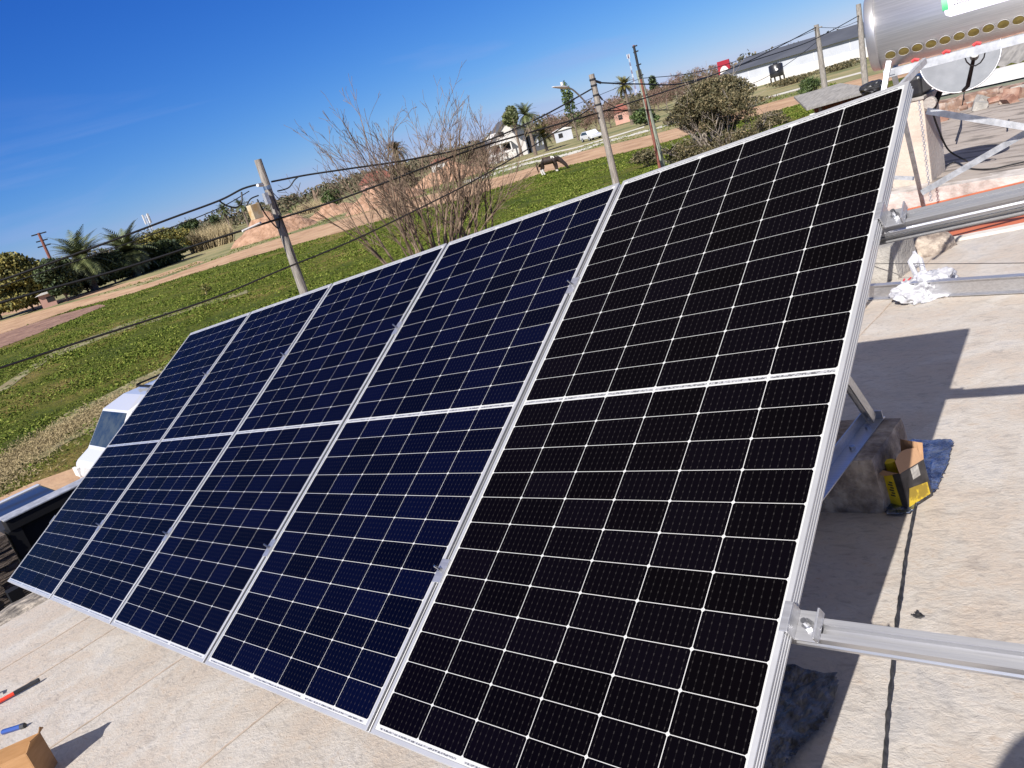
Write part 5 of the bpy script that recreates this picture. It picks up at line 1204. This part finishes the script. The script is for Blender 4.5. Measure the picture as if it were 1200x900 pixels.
# far woods closing the horizon: hundreds of crowns that read as one band
rng = np.random.default_rng(61); PP = []; 
for k in range(620):
    azd = rng.uniform(-88, 14); D = rng.uniform(215, 330); x = D * math.sin(math.radians(azd)); y = D * math.cos(math.radians(azd)); h = rng.uniform(3.2, 6.0) * (1.15 if rng.uniform() < .2 else .9); w_ = rng.uniform(2.5, 6)
    m = 190; d = rng.normal(size=(m, 3)); d /= np.linalg.norm(d, axis=1)[:, None]; d *= rng.uniform(.3, 1, m)[:, None] ** .5
    PP.append(np.array([x, y, h * .55]) + d * np.array([w_, w_, h * .5]))
PP = np.concatenate(PP); PP[:, 2] = np.maximum(PP[:, 2], .2); v, k = leaf_quads(PP, .42, rng, 0, .7)
M_far = mat('far_woods_leaves', (.05, .055, .03), (.20, .15, .10), rough=.9, island=True, c3=(.10, .10, .05))
o = mesh_np('far_woods', v, k, 4, M_far); stuff(o); tag(o, 'far band of mixed green and brown woods along the whole horizon', 'woods')

# ------------------------------------------------------------------ far buildings
def quadbox(t, name, a, b, w_, z0, z1, m):
    """box along the line a->b (ground points), depth w_ away from the camera"""
    a = Vector((a[0], a[1])); b = Vector((b[0], b[1])); d = (b - a).normalized(); nrm = Vector((-d.y, d.x)); nrm = nrm if nrm.dot(a) > 0 else -nrm
    c = b + nrm * w_; e = a + nrm * w_
    return G().add([(p.x, p.y, z) for z in (z0, z1) for p in (a, b, c, e)], [(0, 1, 2, 3), (4, 5, 6, 7), (0, 1, 5, 4), (1, 2, 6, 5), (2, 3, 7, 6), (3, 0, 4, 7)]).build(name, m, t)
# white two-storey house
hs_ = thing('white_house', 'white two-storey house with a steep grey roof beyond the horse', 'house', None)
a = Vector(gnd(580, 192)); b = Vector(gnd(612, 182.5)); b = a + (b - a).normalized() * 6.2; hd = (b - a).normalized(); hn = Vector((-hd.y, hd.x, 0)); hn = hn if hn.dot(a) > 0 else -hn
hs_.matrix_world = Matrix(((hd.x, hn.x, 0, a.x), (hd.y, hn.y, 0, a.y), (0, 0, 1, 0), (0, 0, 0, 1)))
g = G(); g.prism([(0, 0), (6.2, 0), (6.2, 4.4), (3.4, 6.1), (.6, 4.1), (0, 3.2)], 0, 7, axis='y'); g.build('wall', M_white2, hs_)
g = G(); g.beam((-.3, 3.4, 3.1), (3.4, 3.4, 6.28), 7.6, .14, (0, 0, 1)); g.beam((3.42, 3.4, 6.26), (6.7, 3.4, 4.25), 7.6, .14, (0, 0, 1)); g.build('roof', M_slate, hs_)
G().box((5.0, 2.5, 4.6), (5.5, 3.0, 6.4)).build('chimney', M_white2, hs_)
for (x, z, w_, h_) in ((1.9, 3.9, .9, .75), (4.6, 4.2, .35, .4), (.6, 1.7, 1.1, .9), (2.2, 1.7, 1.2, .9)):
    wv = G().box((x, -.04, z), (x + w_, .05, z + h_)).build('window', M_dark, hs_); G().box((x - .08, -.06, z - .1), (x + w_ + .08, -.041, z - .02)).build('sill', M_white, wv)
G().box((-.6, -1.3, 2.85), (3.6, .0, 2.98)).build('balcony_slab', M_white, hs_); G().box((-.6, -1.3, 1.25), (3.4, -1.2, 1.55)).build('balcony_rail', M_white, hs_)
for x in (-.4, 1.4, 3.2): G().box((x, -1.15, 0), (x + .18, -1.0, 2.84)).build('porch_post', M_white, hs_)
dg_ = thing('dark_annex', 'dark grey sheet annex against the right side of the white house', 'annex', hs_.matrix_world @ T(6.6, .3, 0))
G().box((0, 0, 0), (2.8, 4, 2.6)).build('wall', M_slate, dg_)
for x in (.5, 1.3, 2.1): G().box((x, -.03, .8), (x + .35, .02, 2.0)).build('window', M_pale, dg_)
G().box((-.1, -.2, 2.601), (2.9, 4.2, 2.75)).build('roof', M_slate, dg_)
def small_house(lab, px0, px1, h, wm, rm, depth=5, roof=.8, name='distant_house'):
    t = thing(name, lab, 'house', None); a = Vector(gnd(*px0)); a.z = 0; n_ = a.normalized(); d = Vector((n_.y, -n_.x, 0)); r0 = ray(*px0); r1 = ray(*px1); L = a.length * abs(math.atan2(r1[0], r1[1]) - math.atan2(r0[0], r0[1]))
    t.matrix_world = Matrix(((d.x, n_.x, 0, a.x), (d.y, n_.y, 0, a.y), (0, 0, 1, 0), (0, 0, 0, 1)))
    G().box((0, 0, 0), (L, depth, h)).build('wall', wm, t)
    G().prism([(-.3, h + .001), (L + .3, h + .001), (L * .72, h + roof), (L * .28, h + roof)], -.3, depth + .3, axis='y').build('roof', rm, t)
    for k in range(max(1, int(L / 2.5))): G().box((.7 + k * 2.4, -.03, h * .35), (1.5 + k * 2.4, .02, h * .75)).build('window', M_dark, t)
    return t
small_house('tiny pinkish house under the dark trees left of the brown pole', (51, 362), (68, 357), 1.5, M_pinkw, M_white2, 2, .2)
small_house('red-brown roofed house seen through the bare tree above a soil heap', (428, 236), (468, 226), 2.8, M_pinkw, M_roofred, 6, 1.5)
small_house('low white house showing through the right of the bare tree', (510, 212), (532, 206), 2.7, M_white2, M_roofred, 5, .7)
small_house('pale blue-grey low building right of the golden-green palm', (652, 168), (672, 162), 2.0, M_pale, M_white2, 5, .3)
small_house('pink house with a red roof left of the ball-headed palm', (722, 147), (740, 142), 2.2, M_pinkw, M_roofred, 5, 1.3)
small_house('white-walled ranch shed beyond the first soil heap, left of the nearest pole', (283, 262), (300, 257), 2.6, M_white2, M_pale, 4, .2)
def car_far(lab, px_, m, yaw=0):
    p = gnd(*px_); return vehicle('parked_car', lab, T(p[0], p[1], 0) @ RZ(yaw), [(0, .3), (0, .7), (.9, .9), (1.5, 1.4), (3.1, 1.4), (3.9, .95), (4, .35)], 1.7, [[(1.1, .95), (1.6, 1.32), (3.0, 1.32), (3.5, .97)]], (.8, 3.2), m)
car_far('white parked car right of the lamp pole beyond the gravel strips', (700, 163), M_carw, math.radians(60))
wfr = thing('white_gateway', 'low white gateway with two posts at the far left edge', 'gateway', T(*gnd(20, 356)[:2], 0)); d = Vector(gnd(33, 353)) - Vector(gnd(9, 359)); d = d.normalized()
G().beam(-d * 2.2 + Vector((0, 0, .4)), d * 2.4 + Vector((0, 0, .5)), .3, .5).build('low_wall', M_white, wfr)
for k in (-2.0, 1.2): G().beam(d * k, d * k + Vector((0, 0, 1.9)), .4, .4, (1, 0, 0)).build('post', M_white, wfr)

# warehouse
wh = thing('warehouse', 'long white warehouse with a dark grey sheet roof on the right skyline', 'warehouse', None)
wa = Vector(gnd(862, 108)); wa.z = 0; wb_ = Vector(gnd(1100, 45)); wb_.z = 0; d = (wb_ - wa).normalized(); WL = 95; n_ = Vector((-d.y, d.x, 0)); n_ = n_ if n_.dot(wa) > 0 else -n_
wh.matrix_world = Matrix(((d.x, n_.x, 0, wa.x), (d.y, n_.y, 0, wa.y), (0, 0, 1, 0), (0, 0, 0, 1)))
G().box((-2, 0, 0), (WL, 22, 1.5)).build('white_base_wall', M_white2, wh); G().box((-2, .08, 1.501), (WL, 22, 3.35)).build('upper_cladding', M_pale, wh)
G().prism([(-.5, 3.3), (11, 5.15), (22.6, 3.3)], -3, WL + 1, axis='x').build('roof', M_slate, wh)
for k in range(16): G().box((3 + k * 5.9, .03, 1.7), (3.07 + k * 5.9, .079, 3.3)).build('down_pipe', M_white, wh)
for k in range(5): G().tube([(18 + k * 9.1, 11, 5.0), (18 + k * 9.1, 11, 5.7)], .28, 10).build('roof_vent', M_slate, wh)
def wpt(x, y, off): return Vector(gnd(x, y))
tk = thing('water_tank', 'black water tank on a stand in front of the white warehouse', 'water tank', T(*gnd(912, 97)[:2], 0))
g = G(); g.tube([(0, 0, .95), (0, 0, 1.1), (0, 0, 2.7), (0, 0, 2.85)], [1.0, 1.06, 1.06, .8], 20); g.build('tank', M_blackp, tk, smooth=True); G().tube([(0, 0, 2.851), (0, 0, 3.0)], .35, 14).build('lid', M_blackp, tk)
for a in range(4): G().box((.75 * (-1) ** a - .09, .75 * (1 if a < 2 else -1) - .09, 0), (.75 * (-1) ** a + .09, .75 * (1 if a < 2 else -1) + .09, .949)).build('leg', M_black, tk)
G().tube([(.55, -1.07, 2.0), (.55, -1.10, 2.0)], .22, 14).build('white_sticker', M_white, tk)
kb = thing('kiosk', 'small white kiosk with a flat roof right of the black water tank', 'kiosk', T(*gnd(940, 86)[:2], 0)); G().box((-1.5, -1, 0), (1.5, 1, 1.5)).build('wall', M_white, kb); G().box((-1.8, -1.2, 1.501), (1.8, 1.2, 1.62)).build('roof', M_sheet, kb)
kb = thing('kiosk', 'white cabin with a dark roof right of the grey pole by the warehouse', 'kiosk', T(*gnd(981, 70)[:2], 0)); G().box((-1.2, -1, 0), (1.2, 1, 2.3)).build('wall', M_white, kb); G().box((-1.4, -1.2, 2.301), (1.4, 1.2, 2.45)).build('roof', M_slate, kb)
kb = thing('well_housing', 'white block housing with a grey drum, left of the steel water tank', 'pump house', T(*gnd(1002, 62)[:2], 0)); G().box((-1.3, -1, 0), (1.3, 1, 1.0)).build('wall', M_white, kb); G().tube([(0, 0, 1.001), (0, 0, 2.9)], .8, 16).build('drum', M_galv, kb)
tk = thing('dark_shelter', 'dark low shelter at the left end of the white warehouse', 'shelter', T(*gnd(873, 103)[:2], 0)); G().box((-1.4, -1, 1.2), (1.4, 1, 2.1)).build('roof', M_blackp, tk)
for s_ in (-1, 1): G().box((s_ * 1.2 - .08, -.08, 0), (s_ * 1.2 + .08, .08, 1.199)).build('post', M_black, tk)
# red sign
sp = Vector(aty(848, 78, 150)); sg = thing('red_sign', 'dark red sign with a white half-round emblem at the warehouse end', 'sign', T(sp.x, sp.y, 0))
G().tube([(0, .3, 0), (0, .3, sp.z - .5)], .2, 8).build('post', M_galv, sg); G().box((-1.25, 0, sp.z - 1.4), (1.25, .25, sp.z + 1.1)).build('board', M_sign, sg)
g = G(); vs = [(0, -.02, sp.z - 1.2)] + [(.95 * math.cos(math.pi * i / 20), -.02, sp.z - 1.2 + 1.3 * math.sin(math.pi * i / 20)) for i in range(21)]; g.add(vs, [(0, i, i + 1) for i in range(1, 21)]); g.build('white_emblem', M_white, sg)
# masts
def mast(lab, px_top, px_b, X, w_, m1, m2):
    a = Vector(atx(*px_top, X)); t = thing('radio_mast', lab, 'radio mast', T(a.x, a.y, 0)); n_ = 14
    for k in range(n_):
        z0, z1 = a.z * k / n_, a.z * (k + 1) / n_; f0 = 1 - .5 * k / n_; g = G()
        cs = [(w_ * f0 * math.cos(q), w_ * f0 * math.sin(q)) for q in (0, 2.09, 4.19)]
        for i in range(3):
            g.tube([(*cs[i], z0), (*cs[i], z1)], w_ * .12, 4); g.tube([(*cs[i], z0), (*cs[(i + 1) % 3], z1)], w_ * .08, 3)
        g.build('lattice_section', m1 if k % 2 else m2, t)
    for q in range(3): G().box((w_ * 1.5 * math.cos(q * 2.1) - w_ * .3, w_ * 1.5 * math.sin(q * 2.1) - w_ * .3, a.z - w_ * 4), (w_ * 1.5 * math.cos(q * 2.1) + w_ * .3, w_ * 1.5 * math.sin(q * 2.1) + w_ * .3, a.z + w_ * .5)).build('antenna', M_white, t)
mast('stubby white antenna mast rising over the yellowish olive hedge', (171, 252), (180, 275), -210, .55, M_white, M_galv)
mast('thin red and white radio mast left of the greenish pole', (736, 64), (747, 115), -150, .30, M_rust, M_white)

# ------------------------------------------------------------------ the horse
hp = gnd(646, 203)
def skin(name, verts, edges, radii, parent, mats, sub=2, M=None):
    me = bpy.data.meshes.new(name); me.from_pydata(verts, edges, []); o = bpy.data.objects.new(name, me); COL.objects.link(o)
    if parent: o.parent = parent
    sm = o.modifiers.new('skin', 'SKIN'); sm.use_smooth_shade = True
    for i, r in enumerate(radii):
        sv = me.skin_vertices[0].data[i]; sv.radius = r if isinstance(r, tuple) else (r, r); sv.use_root = (i == 0)
    ss = o.modifiers.new('sub', 'SUBSURF'); ss.levels = sub; ss.render_levels = sub
    dg = bpy.context.evaluated_depsgraph_get(); dg.update(); m2 = bpy.data.meshes.new_from_object(o.evaluated_get(dg)); m2.name = name
    o.modifiers.clear(); o.data = m2
    m2.materials.clear()
    for m in mats: m2.materials.append(m)
    m2.polygons.foreach_set('use_smooth', [True] * len(m2.polygons))
    return o
dirx = Vector((ray(665, 197) * 1.0)) - Vector(ray(640, 205)); dirx = Vector((dirx.x, dirx.y, 0)).normalized()
hx = Vector(MC[:, 0]); hx = Vector((hx.x, hx.y, 0)).normalized(); hyv = Vector((-hx.y, hx.x, 0))
horse = thing('horse', 'dark brown horse with white patches grazing in the field near the dirt road', 'horse', Matrix(((hx.x, hyv.x, 0, hp[0]), (hx.y, hyv.y, 0, hp[1]), (0, 0, 1, 0), (0, 0, 0, 1))))
hv = [(-.05, 0, 1.08), (-.45, 0, 1.12), (-.72, 0, 1.12), (.35, 0, 1.08), (.60, 0, 1.12), (.88, 0, .98), (1.12, 0, .74), (1.30, 0, .50), (1.38, 0, .38), (1.48, 0, .16), (1.53, 0, .07),
      (-.66, .16, .92), (-.60, .17, .66), (-.80, .17, .46), (-.76, .17, .10), (-.70, .17, .03), (-.70, -.16, .92), (-.52, -.17, .66), (-.66, -.17, .46), (-.58, -.17, .10), (-.52, -.17, .03),
      (.48, .15, .86), (.48, .15, .48), (.50, .15, .10), (.56, .15, .03), (.52, -.15, .86), (.62, -.15, .48), (.56, -.15, .10), (.62, -.15, .03)]
he = [(0, 1), (1, 2), (0, 3), (3, 4), (4, 5), (5, 6), (6, 7), (7, 8), (8, 9), (9, 10), (2, 11), (11, 12), (12, 13), (13, 14), (14, 15), (2, 16), (16, 17), (17, 18), (18, 19), (19, 20), (4, 21), (21, 22), (22, 23), (23, 24), (4, 25), (25, 26), (26, 27), (27, 28)]
hr = [(.30, .29), (.29, .29), (.26, .26), (.30, .29), (.24, .27), (.15, .20), (.12, .16), (.10, .13), (.10, .14), (.07, .09), (.06, .07),
      .17, .11, .07, .05, .06, .17, .11, .07, .05, .06, .13, .07, .05, .06, .13, .07, .05, .06]
hr = [(r[0] * 1.22, r[1] * 1.22) if isinstance(r, tuple) else r * 1.5 for r in hr]
hb = skin('body', hv, he, hr, horse, [M_hide, M_hidew])
for p in hb.data.polygons:
    c = p.center
    if (abs(c.x - .42) < .16 and c.z > 1.24 + .06 * math.sin(c.x * 20)) or (c.z < .50 and c.x < 0) or (c.z < .18 and c.x < .9): p.material_index = 1
G().tube([(-.96, 0, 1.2), (-1.06, 0, 1.0), (-1.05, 0, .6), (-1.02, 0, .32)], [.04, .07, .07, .02], 7).build('tail', M_hide, horse, smooth=True)
G().tube([(.62, 0, 1.40), (.92, 0, 1.20), (1.18, 0, .92), (1.36, 0, .58)], [.02, .05, .05, .02], 6).build('mane', M_cable, horse, smooth=True)
for s_ in (-1, 1): G().tube([(1.33, s_ * .05, .50), (1.40, s_ * .08, .62)], [.03, .006], 5).build('ear', M_hide, horse)

# ------------------------------------------------------------------ the photographer (only the shadow falls into view)
pg = thing('person', 'person in dark clothes standing on the roof at the camera, only the shadow in view', 'person', RF @ T(.20, -.30, 0))
pv = [(0, 0, .92), (0, 0, 1.08), (0, 0, 1.30), (0, .02, 1.42), (0, .03, 1.50), (0, .05, 1.58), (0, .05, 1.66),
      (-.10, 0, .86), (-.12, .02, .48), (-.13, 0, .09), (-.13, .14, .04), (.10, 0, .86), (.12, .02, .48), (.13, 0, .09), (.13, .14, .04),
      (-.18, 0, 1.38), (-.29, .06, 1.14), (-.20, .20, 1.28), (-.17, .27, 1.33), (.18, 0, 1.38), (.29, .06, 1.14), (.18, .20, 1.28), (.15, .27, 1.33)]
pe = [(0, 1), (1, 2), (2, 3), (3, 4), (4, 5), (5, 6), (0, 7), (7, 8), (8, 9), (9, 10), (0, 11), (11, 12), (12, 13), (13, 14), (3, 15), (15, 16), (16, 17), (17, 18), (3, 19), (19, 20), (20, 21), (21, 22)]
pr_ = [(.17, .12), (.16, .11), (.19, .12), (.10, .09), .055, (.08, .095), (.07, .08), .095, .06, .045, .04, .095, .06, .045, .04, .065, .045, .032, .03, .065, .045, .032, .03]
M_cloth = mat('dark_cloth', (.03, .035, .05), (.05, .055, .07), rough=.9, scale=8); M_skin = mat('skin', (.42, .24, .17), rough=.5); M_hair = mat('hair', (.02, .013, .01), rough=.6)
pb = skin('body', pv, pe, pr_, pg, [M_cloth, M_skin])
for p in pb.data.polygons:
    c = p.center
    if c.z > 1.46 or (c.y > .22 and c.z > 1.2): p.material_index = 1
bm = bmesh.new(); bmesh.ops.create_uvsphere(bm, u_segments=20, v_segments=12, radius=1)
for v_ in bm.verts: v_.co = Vector((v_.co.x * .085, v_.co.y * .10 + .035, v_.co.z * .075 + 1.675 + (.01 if v_.co.y < 0 else 0)))
me = bpy.data.meshes.new('hair'); bm.to_mesh(me); bm.free(); me.materials.append(M_hair); o = bpy.data.objects.new('hair', me); COL.objects.link(o); o.parent = pg
for s_ in (-1, 1):
    g = G(); g.tube([(s_ * .028, .148, 1.615), (s_ * .028, .152, 1.615)], .012, 8); g.build('eye', M_white, pg)
    for k in range(4): G().tube([(s_ * .155 - s_ * .03, .27, 1.355 - .018 * k), (s_ * .155 - s_ * .055, .30, 1.355 - .018 * k), (s_ * .155 - s_ * .062, .275, 1.35 - .018 * k)], [.009, .008, .007], 6).build('finger', M_skin, pg, smooth=True)
    G().tube([(s_ * .15, .285, 1.35), (s_ * .125, .295, 1.385), (s_ * .10, .285, 1.39)], [.010, .009, .008], 6).build('thumb', M_skin, pg, smooth=True)
G().tube([(0, .14, 1.60), (0, .168, 1.585)], [.008, .014], 8).build('nose', M_skin, pg, smooth=True)
